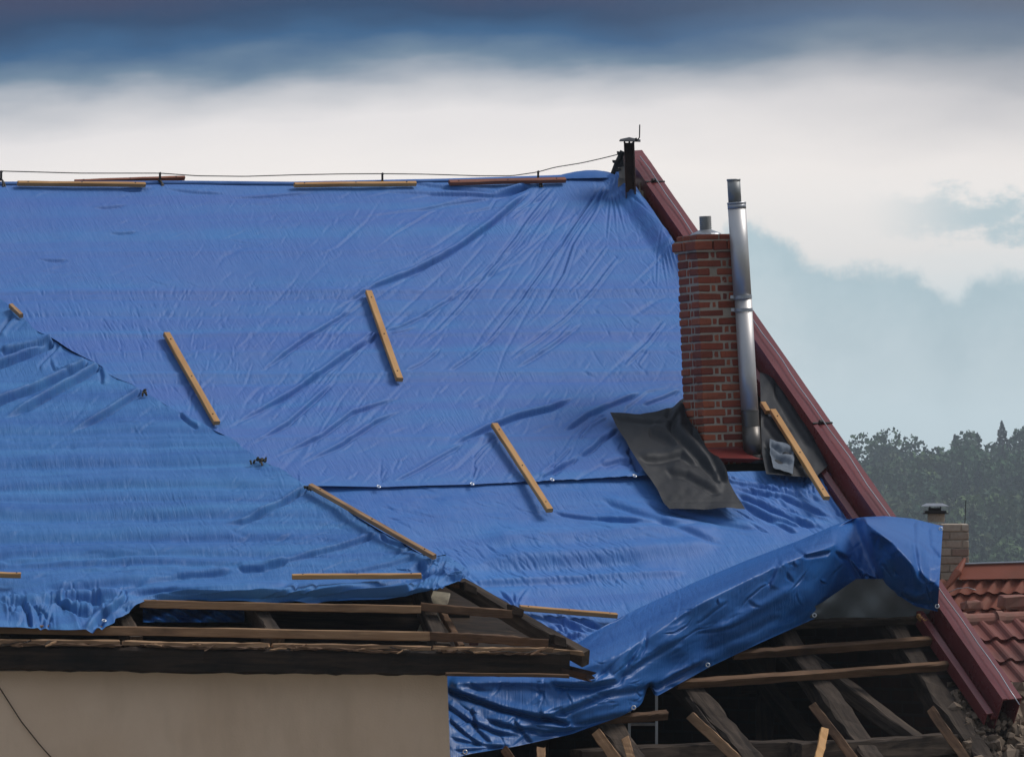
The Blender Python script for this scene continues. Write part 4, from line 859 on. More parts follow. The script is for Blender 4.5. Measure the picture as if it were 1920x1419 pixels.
    for (gx, gy) in ((1527, 1153), (1327, 1246), (872, 1409), (1757, 1136), (1764, 992), (1188, 1326)):
        j = np.argmin((X-gx)**2+(Y-gy)**2); grommet(gx, gy, MAIN, 0, e, depth=float((D-H).ravel()[j])-.02)
    # the pocket of sheet that hangs inside, behind the hem at the right
    xs = np.linspace(1500, 1745, 60); vs = []
    for j in range(16):
        v = j/15
        for k_, x in enumerate(xs):
            yb = np.interp(x, [1500, 1530, 1600, 1680, 1745], [1166, 1160, 1157, 1158, 1150]); yt = np.interp(x, [1500, 1540, 1605, 1660, 1745], [1150, 1130, 1085, 1085, 1110])
            vs.append(at(x, yt*(1-v)+yb*v, float(MAIN.depth(x, yb))-.02-.10*(1-v)+.02*math.sin(k_*.22+v*4)+.005*math.sin(k_*.5-v*7)))
    mesh('grey_underlay', vs, [[j*60+k, (j+1)*60+k, (j+1)*60+k+1, j*60+k+1] for j in range(15) for k in range(59)], M_GREYT, e, smooth=True)
lower_tarp()
FAMP = 1.0
# ---- felt sheets round the chimney
def sheets():
    def patch(top, bot, left, right, folds, mat, h0, lb, name='black_felt_sheet', cat='roofing felt', grp='black roofing felt pieces', nx=90, ny=110, rn=.01, seed=5):
        X, Y = coons(top, bot, left, right, nx, ny); H = np.full(X.shape, h0)
        for q in folds: fold(H, X, Y, *q)
        H = h0-.03+.03*np.log1p(np.exp((H-h0+.03)/.03*1.0))-.0*H
        H += vnoise(X, Y, 40, 40, seed)*rn+vnoise(X, Y, 12, 12, seed+1)*rn*.15
        return sheet(name, X, Y, H, MAIN, mat, h0=h0, label=lb, cat=cat, group=grp)
    z = lambda p: zz(1120, 600, 3.548, p)
    patch([(1143, 776), (1165, 777), (1200, 778), (1235, 771), (1262, 762), (1280, 751)], [(1255, 954), (1320, 956), (1397, 956)], [(1143, 776), (1158, 803), (1172, 826), (1185, 850), (1205, 880), (1230, 915), (1245, 944), (1255, 954)],
          [(1280, 751), (1284, 778), (1300, 802), (1328, 845), (1345, 862), (1362, 895), (1380, 927), (1397, 956)],
          [(z([(560, 620), (540, 720), (600, 800), (700, 900), (800, 1000), (840, 1110)]), 9, .05, 'f'), (z([(640, 700), (720, 790), (800, 900), (880, 1080)]), 9, .045, 'f', (.1, .1)), (z([(100, 640), (300, 670), (460, 670)]), 5, .008, 'f'),
           (z([(270, 905), (400, 905), (560, 880), (700, 960)]), 8, .03, 'f'), (z([(350, 700), (480, 760), (560, 830)]), 10, .028, 'f'), (z([(450, 980), (600, 1010), (760, 1100), (840, 1140)]), 9, .03, 'f'), (z([(480, 1215), (700, 1215), (950, 1215)]), 1.2, .003, 'v', (.01, .01)),
           (z([(560, 560), (520, 620), (500, 680)]), 8, .03, 'f')], M_MEMB, .07, 'large black roofing felt lying on the blue tarp left of the brick chimney foot', rn=.022)
    patch([(1424, 700), (1440, 706), (1457, 718)], [(1436, 890), (1480, 894), (1528, 896)], [(1424, 700), (1426, 760), (1428, 850), (1436, 890)], [(1457, 718), (1480, 752), (1492, 772), (1520, 812), (1552, 873), (1528, 896)],
          [(z([(1110, 640), (1200, 760), (1330, 900)]), 7, .02, 'f'), (z([(1190, 430), (1300, 620), (1450, 850)]), 7, .02, 'f'), (z([(1110, 800), (1250, 900), (1400, 960)]), 7, .02, 'f')], M_MEMB, .06, 'black roofing felt between the steel flue pipe and the red verge', seed=8, rn=.022)
    X, Y = coons([(1437, 844), (1460, 846), (1484, 856)], [(1444, 896), (1462, 899), (1482, 904)], [(1437, 844), (1438, 870), (1444, 896)], [(1484, 856), (1484, 880), (1482, 904)], 40, 44)
    H = np.full(X.shape, .085); fold(H, X, Y, [(1437, 860), (1460, 870), (1484, 880)], 6, .02, 'f'); fold(H, X, Y, [(1440, 846), (1462, 858), (1484, 858)], 5, .02, 'f'); H += vnoise(X, Y, 14, 14, 3)*.02+(1-sst(X, 1437, 1450))*.02
    sheet('grey_felt_scrap', X, Y, H, MAIN, M_SCRAP, label='small crumpled blue-grey scrap of felt right of the pipe base', cat='felt scrap')
sheets()
# ---- extension roof tarp
FAMP = 1.15
HIP = [(-420, 300), (-100, 500), (0, 563), (35, 586), (62, 618), (98, 633), (130, 655), (170, 676), (187, 682), (205, 704), (247, 720), (272, 737), (300, 752), (330, 772), (345, 775), (400, 806), (430, 820), (470, 852), (500, 868), (540, 890), (575, 912), (640, 950), (712, 994), (760, 1020), (792, 1040), (815, 1043), (835, 1039), (858, 1050), (876, 1065)]
BOT = [(-420, 1170), (0, 1168), (80, 1169), (190, 1168), (232, 1157), (262, 1130), (285, 1123), (400, 1126), (500, 1128), (640, 1126), (720, 1124), (800, 1113), (850, 1096), (880, 1078)]
def wing_tarp():
    X, Y = coons(HIP, BOT, [(-420, 300), (-420, 1170)], [(876, 1065), (880, 1072), (880, 1078)], 760, 330)
    H = np.full(X.shape, .02); f = lambda *a, **k: fold(H, X, Y, *a, **k)
    a = lambda p: zz(0, 540, 3.84, p); b = lambda p: zz(360, 820, 3.2, p); c = lambda p: zz(0, 1020, 3.555, p)
    f(a([(370, 360), (200, 400), (0, 440)]), 5, .036, 'f', (.05, .1)); f(a([(385, 370), (250, 430), (100, 490), (-100, 560)]), 4.5, .046, 'f', (.05, .1)); f(a([(630, 520), (450, 610), (250, 710), (0, 810), (-200, 880)]), 5, .046, 'f', (.05, .2)); f(a([(715, 545), (560, 640), (400, 730), (200, 850), (0, 950)]), 4.5, .042, 'f', (.05, .3))
    f(a([(1010, 725), (900, 800), (780, 880), (600, 970), (470, 1040)]), 4, .034, 'f', (.05, .4)); f(a([(450, 395), (380, 480), (280, 590)]), 4, .013, 'f'); f(a([(130, 215), (60, 270), (0, 350)]), 5, .02, 'f'); f(a([(0, 1075), (400, 1070), (800, 1060), (1200, 1055), (1560, 1060)]), 5, .004, 'f', (.05, .1))
    f(a([(1300, 890), (1370, 960), (1440, 1000)]), 4, .014, 'f'); f(a([(740, 560), (760, 640), (750, 700)]), 5, .014, 'f'); f(a([(370, 490), (400, 570), (560, 590)]), 4, .009)
    f(b([(690, 290), (560, 370), (430, 440), (300, 500), (180, 525)]), 4, .032, 'f', (.05, .3)); f(b([(1120, 555), (960, 610), (760, 670), (560, 730), (400, 775), (260, 770)]), 4.0, .022, 'f', (.1, .6)); f(b([(240, 785), (100, 805), (-100, 830)]), 4, .006, 'f')
    f(b([(1370, 690), (1200, 740), (900, 800)]), 4, .014); f(b([(1130, 560), (1180, 600), (1300, 640)]), 4, .012); f(b([(600, 860), (300, 890), (0, 920), (-200, 940)]), 4, .020, 'f', (.1, .2)); f(b([(1340, 850), (1000, 890), (600, 950), (300, 978)]), 4, .022, 'f', (.05, .2)); f(b([(1370, 870), (1250, 915), (900, 935), (560, 985)]), 4.5, .022, 'f', (.05, .2))
    f(b([(640, 860), (560, 910), (430, 960)]), 4, .016); f(b([(760, 870), (620, 930), (500, 960)]), 4, .016)
    f(c([(0, 100), (300, 92), (700, 62), (1200, 50)]), 5, .010, 'f', (.05, .3)); f(c([(1920, 90), (1760, 140), (1570, 150)]), 5, .026, 'f'); f(c([(1560, 168), (1200, 200), (900, 260), (680, 312)]), 4.5, .014, 'f', (.1, .2)); f(c([(1850, 250), (1300, 280), (1000, 310), (820, 335)]), 4.5, .016, 'f', (.2, .1)); f(c([(1920, 290), (1500, 320), (1000, 345)]), 5, .026, 'f', (.2, .1)); f(c([(1000, 220), (700, 240), (300, 280)]), 8, .02, 'f')
    # wide soft rolls where the cloth sags between the battens
    for y, w_, am in ((800, 9, .008), (830, 6, .005), (860, 11, .014), (905, 9, .012), (932, 6, .006), (955, 12, .020), (1000, 10, .016), (1030, 9, .013), (1052, 6, .010)): f([(-420, y+8), (-50, y+4), (250, y-2), (500, y+2), (720, y+6)], w_, am, 'f', (.02, .4))
    # bundled corner at the hip foot
    f([(790, 1046), (800, 1062), (790, 1085), (770, 1110)], 6, .05, 's', (.1, .1)); f([(822, 1048), (800, 1075), (760, 1100)], 5, .03, 'f'); f([(840, 1050), (830, 1075), (790, 1098)], 5, .028, 'f'); f([(872, 1070), (840, 1085), (800, 1100)], 5, .022, 'f')
    E = .15*np.exp(-((X-845)/45)**2-((Y-1070)/26)**2)
    E += .14*sst(Y, 1086, 1102)*(1-sst(Y, 1102, 1127))*sst(X, 230, 420)*(1-sst(X, 840, 880))
    rfolds(H, X, Y, 90, (790, 1040, 880, 1110), 55, 30, 20, 2.0, .008, 59)
    # loose drape at the lower left
    dr = sst(Y, 1108, 1130)*(1-sst(X, 225, 300)); E += dr*(.0+1.3*(.07+.035*np.sin(X/23+1.2*np.sin(Y/14))+.012*np.sin(X/9.5-Y/9)))
    f(c([(700, 350), (600, 470), (530, 520)]), 6, .05, 's'); f(c([(370, 345), (480, 400), (620, 395)]), 5, .04, 'f'); f(c([(170, 360), (230, 520)]), 5, .035, 'f'); f(c([(850, 340), (640, 480), (560, 520)]), 5, .03, 'f'); f(c([(0, 365), (300, 350), (560, 320), (830, 330)]), 5, .035, 'f', (.05, .1))
    rfolds(H, X, Y, 330, (0, 690, 700, 1030), lambda x, y: 118 if x > 250 else 35, 12, 34, 2.3, .0018, 51); rfolds(H, X, Y, 120, (0, 1000, 800, 1120), 12, 9, 80, 3.2, .0045, 52); rfolds(H, X, Y, 90, (0, 600, 300, 850), 28, 12, 60, 3.0, .004, 53)
    rfolds(H, X, Y, 60, (0, 1110, 240, 1165), 100, 30, 40, 3, .012, 54); rfolds(H, X, Y, 130, (420, 880, 760, 1050), lambda x, y: 20, 18, 50, 2.6, .003, 55)
    H += vnoise(X, Y, 130, 50, 31)*.03+vnoise(X, Y, 40, 18, 32)*.010+vnoise(X, Y, 11, 8, 34)*.0025
    Y += 10*sst(Y, 1150, 1168)*(X < 215)
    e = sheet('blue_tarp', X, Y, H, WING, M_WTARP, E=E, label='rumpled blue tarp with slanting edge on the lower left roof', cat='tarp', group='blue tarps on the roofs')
    h2 = res(HIP[:-2], 90); vs = [WING.pt(x, y, .02)+0*R for x, y in h2]+[WING.pt(x, y, -.02)+V(.05, .35, -.12) for x, y in h2]+[WING.pt(x, y, 0)+V(.25, 1.1, -.75) for x, y in h2]
    mesh('far_side', vs, [[r_*90+i, r_*90+i+1, (r_+1)*90+i+1, (r_+1)*90+i] for r_ in (0, 1) for i in range(89)], M_WTARP, e, smooth=True, uv=np.array([[v[0], v[2]] for v in vs]))
    grommet(195, 1163, WING, .06, e)
    # piece of the sheet caught behind the battens
    vs = []
    for j in range(10):
        for i in range(40): x = 268+190*i/39; y = 1139+27*j/9; vs.append(WING.pt(x, y, -.10-.03*math.sin(i*.35+j*.4)-.02*math.sin(i*.9-j)-.08*(i/39)**2))
    mesh('inner_fold', vs, [[j*40+i, (j+1)*40+i, (j+1)*40+i+1, j*40+i+1] for j in range(9) for i in range(39)], M_TARP_DARK, e, smooth=True)
wing_tarp()
# ================================================================== EXTENSION (lower left building)
ext = empty('extension_building', at(400, 1419, 36.4)*V(1, 1, 0), label='lower cream plastered building at the left with stripped eaves and bare battens', cat='building')
s_ = 35.8/FPX
def WT(name, x0, y0, x1, y1, hpx, thick, hoff, mat, up=None, rough=.004, seg=16, **k):
    """timber on the extension roof: hpx tall on the picture, facing the street"""
    a = WING.pt(x0, y0, hoff); b = WING.pt(x1, y1, hoff); return beam(name, a, b, thick, hpx*s_, U if up is None else up, mat, ext, seg, rough, **k)
WT('batten', 262, 1131, 789, 1143, 15, .055, .0, M_BAT); WT('batten', 791, 1137, 962, 1152, 16, .055, .004, M_BAT2, ends=.02)
WT('batten', -60, 1178, 806, 1192, 17, .055, .0, M_BAT); WT('batten', 808, 1191, 1031, 1206, 17, .055, .006, M_BAT2, rough=.008, ends=.02)
for (x0, x1) in ((-60, 224), (231, 504), (511, 809), (816, 1034)):
    y0, y1 = 1201+(x0)*.017, 1201+x1*.017
    WT('splintered_lath', x0+rnd.uniform(0, 40), y0+6, x1-rnd.uniform(0, 60), y1+6, 3.5, .05, .03, M_BAT2, rough=.010, seg=24, ends=.05)
    WT('wall_plate_board', x0, y0, x1, y1, 8, .09, .005, M_BAT, rough=.006, ends=.02)
for q in range(26):
    x = rnd.uniform(0, 1060); y = 1203+x*.017; l = rnd.uniform(10, 34); WT('splinter', x, y+rnd.uniform(-3, 9), x+l, y+rnd.uniform(-5, 8), rnd.uniform(1.5, 3.5), .012, .045, rnd.choice([M_BAT, M_BAT2, M_OLD]), rough=.005, seg=4, ends=.02)
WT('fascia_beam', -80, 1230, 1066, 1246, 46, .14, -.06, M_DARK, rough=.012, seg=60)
WT('wall_plate_board', 1038, 1219, 1094, 1225, 8, .08, .012, M_BAT, rough=.005, seg=5, ends=.03)
WT('soffit_board', 836, 1263, 1066, 1267, 6, .10, -.03, M_BAT2, rough=.004, seg=8)
TBW = lambda nm, x0, y0, x1, y1, w, ho, mt, th=.12, **k: beam(nm, WING.pt(x0, y0, ho), WING.pt(x1, y1, ho), w*s_, th, wn, mt, ext, 14, .006, **k)
TBW('hip_rafter', 800, 1062, 1098, 1234, 20, -.06, M_OLD, .09)
for (x0, y0, x1, y1) in ((470, 1130, 520, 1210), (215, 1140, 255, 1210), (785, 1110, 830, 1225), (-40, 1140, 5, 1210)): TBW('rafter', x0, y0, x1, y1, 26, -.10, M_OLD)
TBW('rafter', 828, 1145, 866, 1215, 12, -.08, M_BAT2, .04)
# curved pale board behind the battens
beam('pale_board', WING.pt(795, 1200, -.20), WING.pt(828, 1112, -.20), 34*s_, .02, wn, plain('pale_painted_board', (.34, .30, .22), .8, 0, .7, 18, .003, .3, (.04, .03, .03), .8), ext, 8, .006)
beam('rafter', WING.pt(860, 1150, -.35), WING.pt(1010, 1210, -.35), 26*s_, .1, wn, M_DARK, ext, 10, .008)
for (x, y) in ((878, 1103), (966, 1145), (1046, 1202)):
    a, b = WING.pt(x-14, y-8, .03), WING.pt(x+14, y+2, -.02)
    mb = MB(); c = WING.pt(x, y, .01); ax = (b-a)/np.linalg.norm(b-a); mb.box(c, ax*.045, np.cross(ax, U)*.03, U*.026, .01, .006); mb.build('batten_end', M_DARK, ext)
TBW('batten', 838, 1091, 872, 1099, 10, .0, M_BAT2, .03)
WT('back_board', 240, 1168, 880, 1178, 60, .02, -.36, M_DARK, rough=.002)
mb = MB(); c = WING.pt(888, 1203, -.03); mb.box(c, R*.025, F*.03, U*.02, .006, .004); mb.build('brick_lump', M_REDD, ext)
def gutter():
    a = WING.pt(1058, 1250, -.06); b = WING.pt(1106, 1262, -.03); x = (b-a)/np.linalg.norm(b-a); y = np.cross(x, U); y /= np.linalg.norm(y); z = np.cross(y, x)
    vs = []; n = 14; m_ = 6
    for i in range(m_):
        for sgn, r in ((1, .045), (-1, .040)):
            for k in range(n):
                t = math.pi*(k/(n-1))*1.05; vs.append(a+(b-a)*i/(m_-1)+y*math.cos(t)*r-z*math.sin(t)*r+(nr.rand(3)-.5)*.003+(x*.018*math.sin(k*2.1) if i == m_-1 else 0))
    f = []
    for i in range(m_-1):
        for L_ in (0, 1):
            for k in range(n-1): o = (i*2+L_)*n+k; p = ((i+1)*2+L_)*n+k; f.append([o, o+1, p+1, p])
    mesh('gutter_end', vs, f, M_RUST, ext)
gutter()
# walls
ea = WING.pt(-420, 1240, 0); eb = WING.pt(1100, 1240, 0); ed = (eb-ea)*V(1, 1, 0); ed /= np.linalg.norm(ed); eo = V(ed[1], -ed[0], 0)      # outward
pw = at(838, 1254, float(WING.depth(838, 1240))+.22); pl_ = pw-ed*5.2; zt = pw[2]+.01
slab('front_wall', [pl_*V(1, 1, 0), pw*V(1, 1, 0), pw*V(1, 1, 0)+Z*zt, pl_*V(1, 1, 0)+Z*(pl_[2]+.17)], -eo*.3, M_PLASTER, ext)
q = pw-eo*.3; slab('side_wall', [q*V(1, 1, 0), (q-eo*2.2)*V(1, 1, 0), (q-eo*2.2)*V(1, 1, 0)+Z*zt, q*V(1, 1, 0)+Z*zt], -ed*.3, M_PLASTER, ext)
# closes the eaves box so that no sky shows through from below
slab('ceiling', [pl_-eo*.1, pw-eo*.1-ed*.05, pw-eo*2.4-ed*.05, pl_-eo*2.4], Z*.03, M_ATTIC_DARK, ext)
slab('roof_backing', [WING.pt(-420, 1222, -.30), WING.pt(1072, 1232, -.30), WING.pt(835, 1085, -.30), WING.pt(575, 940, -.30), WING.pt(0, 600, -.30), WING.pt(-420, 400, -.30)], -wn*.02, M_DARK, ext)  # dark slab added behind the battens, its colour stands in for shade
WALLP = Plane(pw, eo if eo[1] < 0 else -eo)
mb = MB(); mb.tube([WALLP.pt(-20+x, y, .012) for x, y in ((-40, 1225), (20, 1290), (60, 1352), (95, 1396), (130, 1435), (220, 1560))], .0035, 6)
mb.build('thin_cable', M_RUST, None, smooth=True, label='thin cable slanting down across the cream wall at the lower left', cat='cable')
# ================================================================== STICKS nailed over the tarps
def stick(x0, y0, x1, y1, wpx, plane, hoff, mat, lb, th=.028, up=None, group='pine battens holding the tarps down', nails=True):
    a = plane.pt(x0, y0, hoff); b = plane.pt(x1, y1, hoff); o = beam('wooden_batten', a, b, wpx*40/FPX, th, plane.n if up is None else up, mat, None, 8, .0018, ends=.003)
    tag(o, lb, 'batten', group)
    if nails:
        mb = MB(); L_ = np.linalg.norm(b-a)
        for t in (.08, .5, .92):
            mb = MB(); c = a+(b-a)*t+plane.n*(th/2); mb.tube([c-plane.n*.002, c+plane.n*.0035], .004, 7); mb.build('nail', M_BLACKM, o)
    return o
stick(312, 626, 406, 793, 13, MAIN, .050, M_NEW, 'pale batten nailed on the main roof tarp near the slanting lower tarp edge')
stick(691, 548, 749, 712, 13, MAIN, .052, M_NEW, 'pale batten nailed in the middle of the tarp where creases gather')
stick(927, 796, 1031, 957, 13, MAIN, .062, M_NEW, 'pale batten crossing the eyelet hem of the upper tarp')
stick(1449, 770, 1550, 934, 13, MAIN, .10, M_NEW, 'pale batten holding the black felt right of the steel pipe')
stick(1430, 756, 1440, 773, 11, MAIN, .085, M_NEW, 'short stub of batten beside the pipe, above the felt batten', nails=False)
stick(975, 1139, 1157, 1154, 12, MAIN, .050, M_NEW, 'near-horizontal pale batten partly under the loose blue flap', up=U*.6+MAIN.n*.4)
stick(33, 344, 272, 346.5, 8, MAIN, .045, M_NEW, 'pale batten lying along the ridge at the far left')
stick(140, 341, 346, 334, 6, MAIN, -.02, M_NEWRED, 'dark reddish batten tilted behind the far left ridge batten')
stick(552, 347, 780, 344.5, 8, MAIN, .045, M_NEW, 'pale batten along the middle of the ridge')
stick(842, 343, 1060, 337.5, 10, MAIN, .045, M_NEWRED, 'reddish-brown batten on the ridge left of the curled tarp edge')
stick(548, 1081, 790, 1079, 11, WING, .115, M_NEW, 'horizontal pale batten on the lower left tarp above the bare battens', up=U*.6+wn*.4)
stick(-60, 1076, 39, 1078, 11, WING, .075, M_NEW, 'horizontal pale batten cut off by the left edge of the picture', up=U*.6+wn*.4)
stick(582, 911, 815, 1044, 9, WING, .060, M_BAT, 'long orange-brown batten slanting down the edge of the lower left tarp')
stick(20, 573, 40, 592, 8, WING, .05, M_BAT, 'stub of batten poking out at the top left of the slanting tarp edge', nails=False)
# tied knots on the slanting edge
for (x, y, lb) in ((271, 736, 'small dark knot of cord on the slanting tarp edge, left of the largest knot'), (489, 864, 'largest dark tangle of cord on the slanting tarp edge'), (577, 914, 'dark knot of cord at the upper end of the orange-brown slanting batten')):
    mb = MB(); g = np.random.RandomState(x)
    k_ = 12 if x == 489 else 5
    for i in range(k_):
        c = WING.pt(x+g.normal(0, 5 if x == 489 else 2.5), y+g.normal(0, 3), .045); d = g.normal(size=3); d /= np.linalg.norm(d); mb.tube([c-d*.011, c+V(0, 0, .006), c+d*.013], .0065, 6)
    mb.build('cord_knot', M_TWIG, None, label=lb, cat='knot', group='cord knots on the tarp edge')
# ---- wire along the ridge with its clips
def ridge_wire():
    D = lambda x: float(MAIN.depth(x, 343))-.02
    pts = [(-420, 322), (0, 321), (150, 325), (300, 325), (370, 330), (460, 331), (560, 328), (640, 326.5), (717, 326), (800, 327), (900, 330), (960, 330), (1008, 323), (1040, 314), (1090, 306), (1130, 297), (1162, 289)]
    q = smooth_pl(pts, 220); e = empty('lightning_conductor', MAIN.pt(400, 343), label='dark conductor wire strung on clips along the ridge up to the rusty post', cat='wire')
    mb = MB(); mb.tube([at(x, y, D(x)) for x, y in q], .0036, 6); mb.build('wire', M_BLACKM, e, smooth=True)
    for (x, y) in ((2, 322), (300, 325), (717, 326), (1009, 322)):
        mb = MB(); P = lambda a, b, d=0: at(a, b, D(x)+d)
        mb.box(P(x, y+8, .0), R*.007, F*.006, U*.032, .002); mb.tube([P(x-7, y+17, .05), P(x, y+13, 0), P(x+6, y+22, -.03), P(x+8, y+30, -.04)], .007, 6); mb.tube([P(x-1, y-1, -.005), P(x+2, y+2, -.005)], .009, 6)
        mb.tube([P(x+3, y+17, -.03), P(x+4, y+29, -.05)], .006, 6); mb.build('clip', M_BLACKM, e)
ridge_wire()
# ================================================================== NEIGHBOUR
def tiles(name, o, ac, dn, nrm, nc, nrw, sp, co, mat, parent, amp=.026):
    ac, dn, nrm = (np.asarray(q)/np.linalg.norm(q) for q in (ac, dn, nrm)); k = 8; vs = []; fs = []; W = nc*k+1
    for r_ in range(nrw):
        for e in (0, 1):
            for i in range(W):
                t = (i % k)/k; h = amp*(math.sin(math.pi*min(1, t/.55))**.8 if t < .55 else -.25*math.sin(math.pi*(t-.55)/.45))
                jj = (math.sin(r_*12.9+(i//k)*78.2)*43758 % 1-.5); jit = jj*.006
                vs.append(o+ac*(i*sp/k)+dn*(r_*co+e*(co+.012+jj*.014))+nrm*(h+e*.030+jit))
    for r_ in range(nrw):
        b = r_*2*W
        for i in range(W-1): fs.append([b+i, b+W+i, b+W+i+1, b+i+1])
        if r_ < nrw-1:
            c = (r_+1)*2*W
            for i in range(W-1): fs.append([b+W+i, c+i, c+i+1, b+W+i+1])
    return mesh(name, vs, fs, mat, parent)
def neighbour():
    D = 47.0; s = D/FPX
    nb = empty('neighbour_house', at(1960, 1300, D)*V(1, 1, 0), label='neighbouring house at the right with a red clay tile roof and pale brick chimney', cat='house')
    n1 = Plane(at(1840, 1160, D), Hn); o = n1.pt(1815, 1164); r_end = o+Hu*4.2
    tiles('tile_roof', o-Hu*.8+Hs*.0, Hu, Hs, Hn, 34, 11, .142, .262, M_TILE, nb)
    for i in range(13):
        c = o-Hu*.35+Hu*.30*i; mb = MB(); mb.tube([c-Hn*.02+Z*.01, c+Hu*.29-Hn*.02+Z*.014], [.062, .055], 14); mb.tube([c-Hn*.02+Z*.012-Hu*.02, c-Hn*.02+Z*.012+Hu*.035], [.075, .070], 14); mb.build('ridge_tile', M_RIDGET, nb, smooth=False)
    pu = math.radians(43); d2 = -Hu*math.cos(pu)-Z*math.sin(pu); n2 = -Hu*math.sin(pu)+Z*math.cos(pu); D2 = D+1.2
    topl = at(1800, 1084, D2); P2 = Plane(topl, n2); top = P2.pt(1925, 1081)
    # this slope falls towards the left: columns run across the view
    acr = V(-Hd[0], -Hd[1], 0)
    lo = P2.pt(1920, 1086); rr = 5
    # top edge of the slope runs from (1800,1086) to the right
    a0 = P2.pt(1802, 1088); a1 = P2.pt(1990, 1083); ux = (a1-a0)/np.linalg.norm(a1-a0); dn2 = np.cross(n2, ux); dn2 = dn2 if dn2[2] < 0 else -dn2
    P3 = Plane(at(1860, 1100, D2), (lambda v: v/np.linalg.norm(v))(V(-.12, -.72, .68)))
    A = P3.pt(1806, 1088); B = P3.pt(2060, 1080); C_ = P3.pt(1762, 1160); ux = (B-A)/np.linalg.norm(B-A); dv = C_-A; dv /= np.linalg.norm(dv)
    tiles('tile_roof', A-ux*.4, ux, dv, P3.n, 22, 3, .106, .17, M_TILER, nb, .022)
    mb = MB(); mb.add([P3.pt(1806, 1058, .02), P3.pt(2060, 1050, .02), P3.pt(2060, 1082, .045), P3.pt(1798, 1086, .045)], [[0, 3, 2, 1]]); mb.add([P3.pt(1806, 1058, .02), P3.pt(2060, 1050, .02), P3.pt(2060, 1050, .02)+V(0, .5, -.3), P3.pt(1806, 1058, .02)+V(0, .5, -.3)], [[0, 1, 2, 3]])
    mb.build('ridge_flashing', M_TILER, nb); mb = MB(); mb.tube([P3.pt(1808, 1057, .03), P3.pt(2060, 1049, .03)], .008, 8); mb.build('flashing_edge', M_ZINC, nb)
    mb = MB(); mb.tube([P3.pt(1770, 1105, .05), P3.pt(1796, 1072, .06), P3.pt(1809, 1047, .07)], [.012, .035, .012], 8); mb.build('corner_tile', M_TILER, nb)
    # walls below
    W0, W1 = n1.pt(1700, 1500), n1.pt(2300, 1480)
    slab('wall', [(o-Hu*.7+Hs*2.7)*V(1, 1, 0), (o+Hu*4+Hs*2.7)*V(1, 1, 0), (o+Hu*4+Hs*2.7)-Z*.1, (o-Hu*.7+Hs*2.7)-Z*.1], -Hd*.3, M_PLASTER, nb)
    slab('wall', [(o-Hu*.7+Hs*2.7)*V(1, 1, 0), (o-Hu*.7-Hd*1.5)*V(1, 1, 0), (o-Hu*.7-Hd*1.5)*V(1, 1, 0)+Z*(o[2]-.6), o-Hu*.7-Z*.1, (o-Hu*.7+Hs*2.7)-Z*.1], Hu*.3, M_PLASTER, nb)
    # pale brick chimney
    Dc = D+1.6; sc2 = Dc/FPX; mb = MB(); cx0, cx1 = 1722, 1815; zt = 981
    rows = 13; g = .006
    for r_ in range(rows+4):
        y = zt+r_*15.2; x = cx0-(20 if r_ % 2 else 0)
        while x < cx1-1:
            x1 = min(x+rnd.uniform(36, 42), cx1); x0 = max(x, cx0)
            if x1-x0 > 4: mb.box(at((x0+x1)/2, y+7.3, Dc+.15), R*((x1-x0)/2-1)*sc2, F*(.15+rnd.uniform(-.004, .004)), U*6.4*sc2, .005, .004)
            x = x1
    co = mb.build('chimney', M_PBRICK, nb)
    mb = MB(); mb.box(at((cx0+cx1)/2, zt+128, Dc+.16), R*(47*sc2-.008), F*.15, U*127*sc2); mb.build('mortar', M_MORT, co)
    mb = MB(); mb.box(at(1755, 969, Dc+.15), R*15*sc2, F*.06, U*9*sc2, .006, .005); mb.build('flue_stub', M_PBRICK, co)
    mb = MB(); mb.box(at(1753, 959, Dc+.15), R*20*sc2, F*.09, U*2*sc2); mb.box(at(1753, 962, Dc+.15), R*24*sc2, F*.08, U*.7*sc2); mb.box(at(1752, 955, Dc+.15), R*12*sc2, F*.05, U*3*sc2); mb.build('cap_collar', M_BLACKM, co)
    mb = MB(); ctr = at(1753, 948, Dc+.15); rim = [(-25, 0, -.09), (25, 0, -.09), (25, 0, .09), (-25, 0, .09)]; tp = [(-15, 4.5, -.05), (15, 4.5, -.05), (15, 4.5, .05), (-15, 4.5, .05)]
    q = lambda v: ctr+R*v[0]*sc2+U*v[1]*sc2+F*v[2]
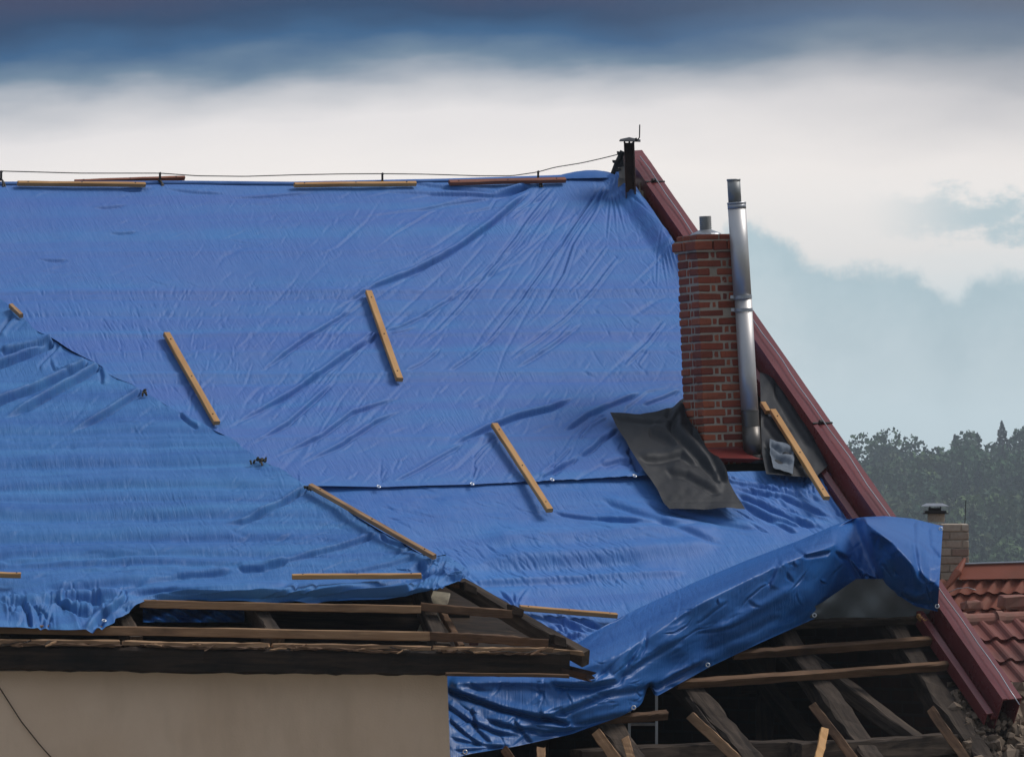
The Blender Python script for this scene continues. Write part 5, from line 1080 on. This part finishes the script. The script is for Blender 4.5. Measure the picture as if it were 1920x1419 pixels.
    mb.add([q(v) for v in rim+tp]+[q(v)-U*.003 for v in rim], [[0, 1, 5, 4], [1, 2, 6, 5], [2, 3, 7, 6], [3, 0, 4, 7], [4, 5, 6, 7], [8, 11, 10, 9], [0, 8, 9, 1], [1, 9, 10, 2], [3, 11, 8, 0], [2, 10, 11, 3]])
    cp = mb.build('metal_cap', M_ZINC, co); mb = MB()
    for dx in (-10, 10): mb.tube([q((dx, 0, -.03)), q((dx, -6, -.03))], .005, 6)
    mb.build('cap_leg', M_BLACKM, cp)
    mb = MB(); mb.tube([at(1809, 981, Dc+.1), at(1811, 938, Dc+.1)], .0035, 6); mb.build('aerial_rod', M_BLACKM, co)
    mb = MB(); mb.tube([P3.pt(1772, 1113, .05), P3.pt(1795, 1103, .16), P3.pt(1815, 1101, .2), P3.pt(1830, 1106, .2)], .003, 6); mb.build('stray_wire', M_ZINC, nb, smooth=True)
    mb = MB(); c = n1.pt(1900, 1136); mb.box(c+Z*.03, Hu*.11, Hd*.06, Z*.05, .02, .02); mb.build('bedding_tile', M_RIDGET, nb); mb = MB(); mb.box(n1.pt(1822, 1140)+Z*.02, Hu*.07, Hd*.05, Z*.035, .02, .015); mb.build('bedding_tile', M_RIDGET, nb)
neighbour()
# a loose blue rag end on the verge beyond the flap
# ================================================================== haze: damp air between here and the hill
def haze():
    mb = MB(); lo, hi = V(-720, -70, -30), V(1120, 1085, 34); mb.box((lo+hi)/2, V((hi-lo)[0]/2, 0, 0), V(0, (hi-lo)[1]/2, 0), V(0, 0, (hi-lo)[2]/2))
    m_ = bpy.data.materials.new('damp_air'); m_.use_nodes = True; nt = m_.node_tree; nt.nodes.remove(nt.nodes['Principled BSDF']); v = nt.nodes.new('ShaderNodeVolumePrincipled')
    v.inputs['Density'].default_value = .00036; v.inputs['Color'].default_value = (.80, .90, .98, 1); nt.links.new(v.outputs[0], nt.nodes['Material Output'].inputs['Volume'])
    mb.build('haze', m_, None, kind='stuff', label='damp grey-blue air over the whole scene', cat='haze')
haze()
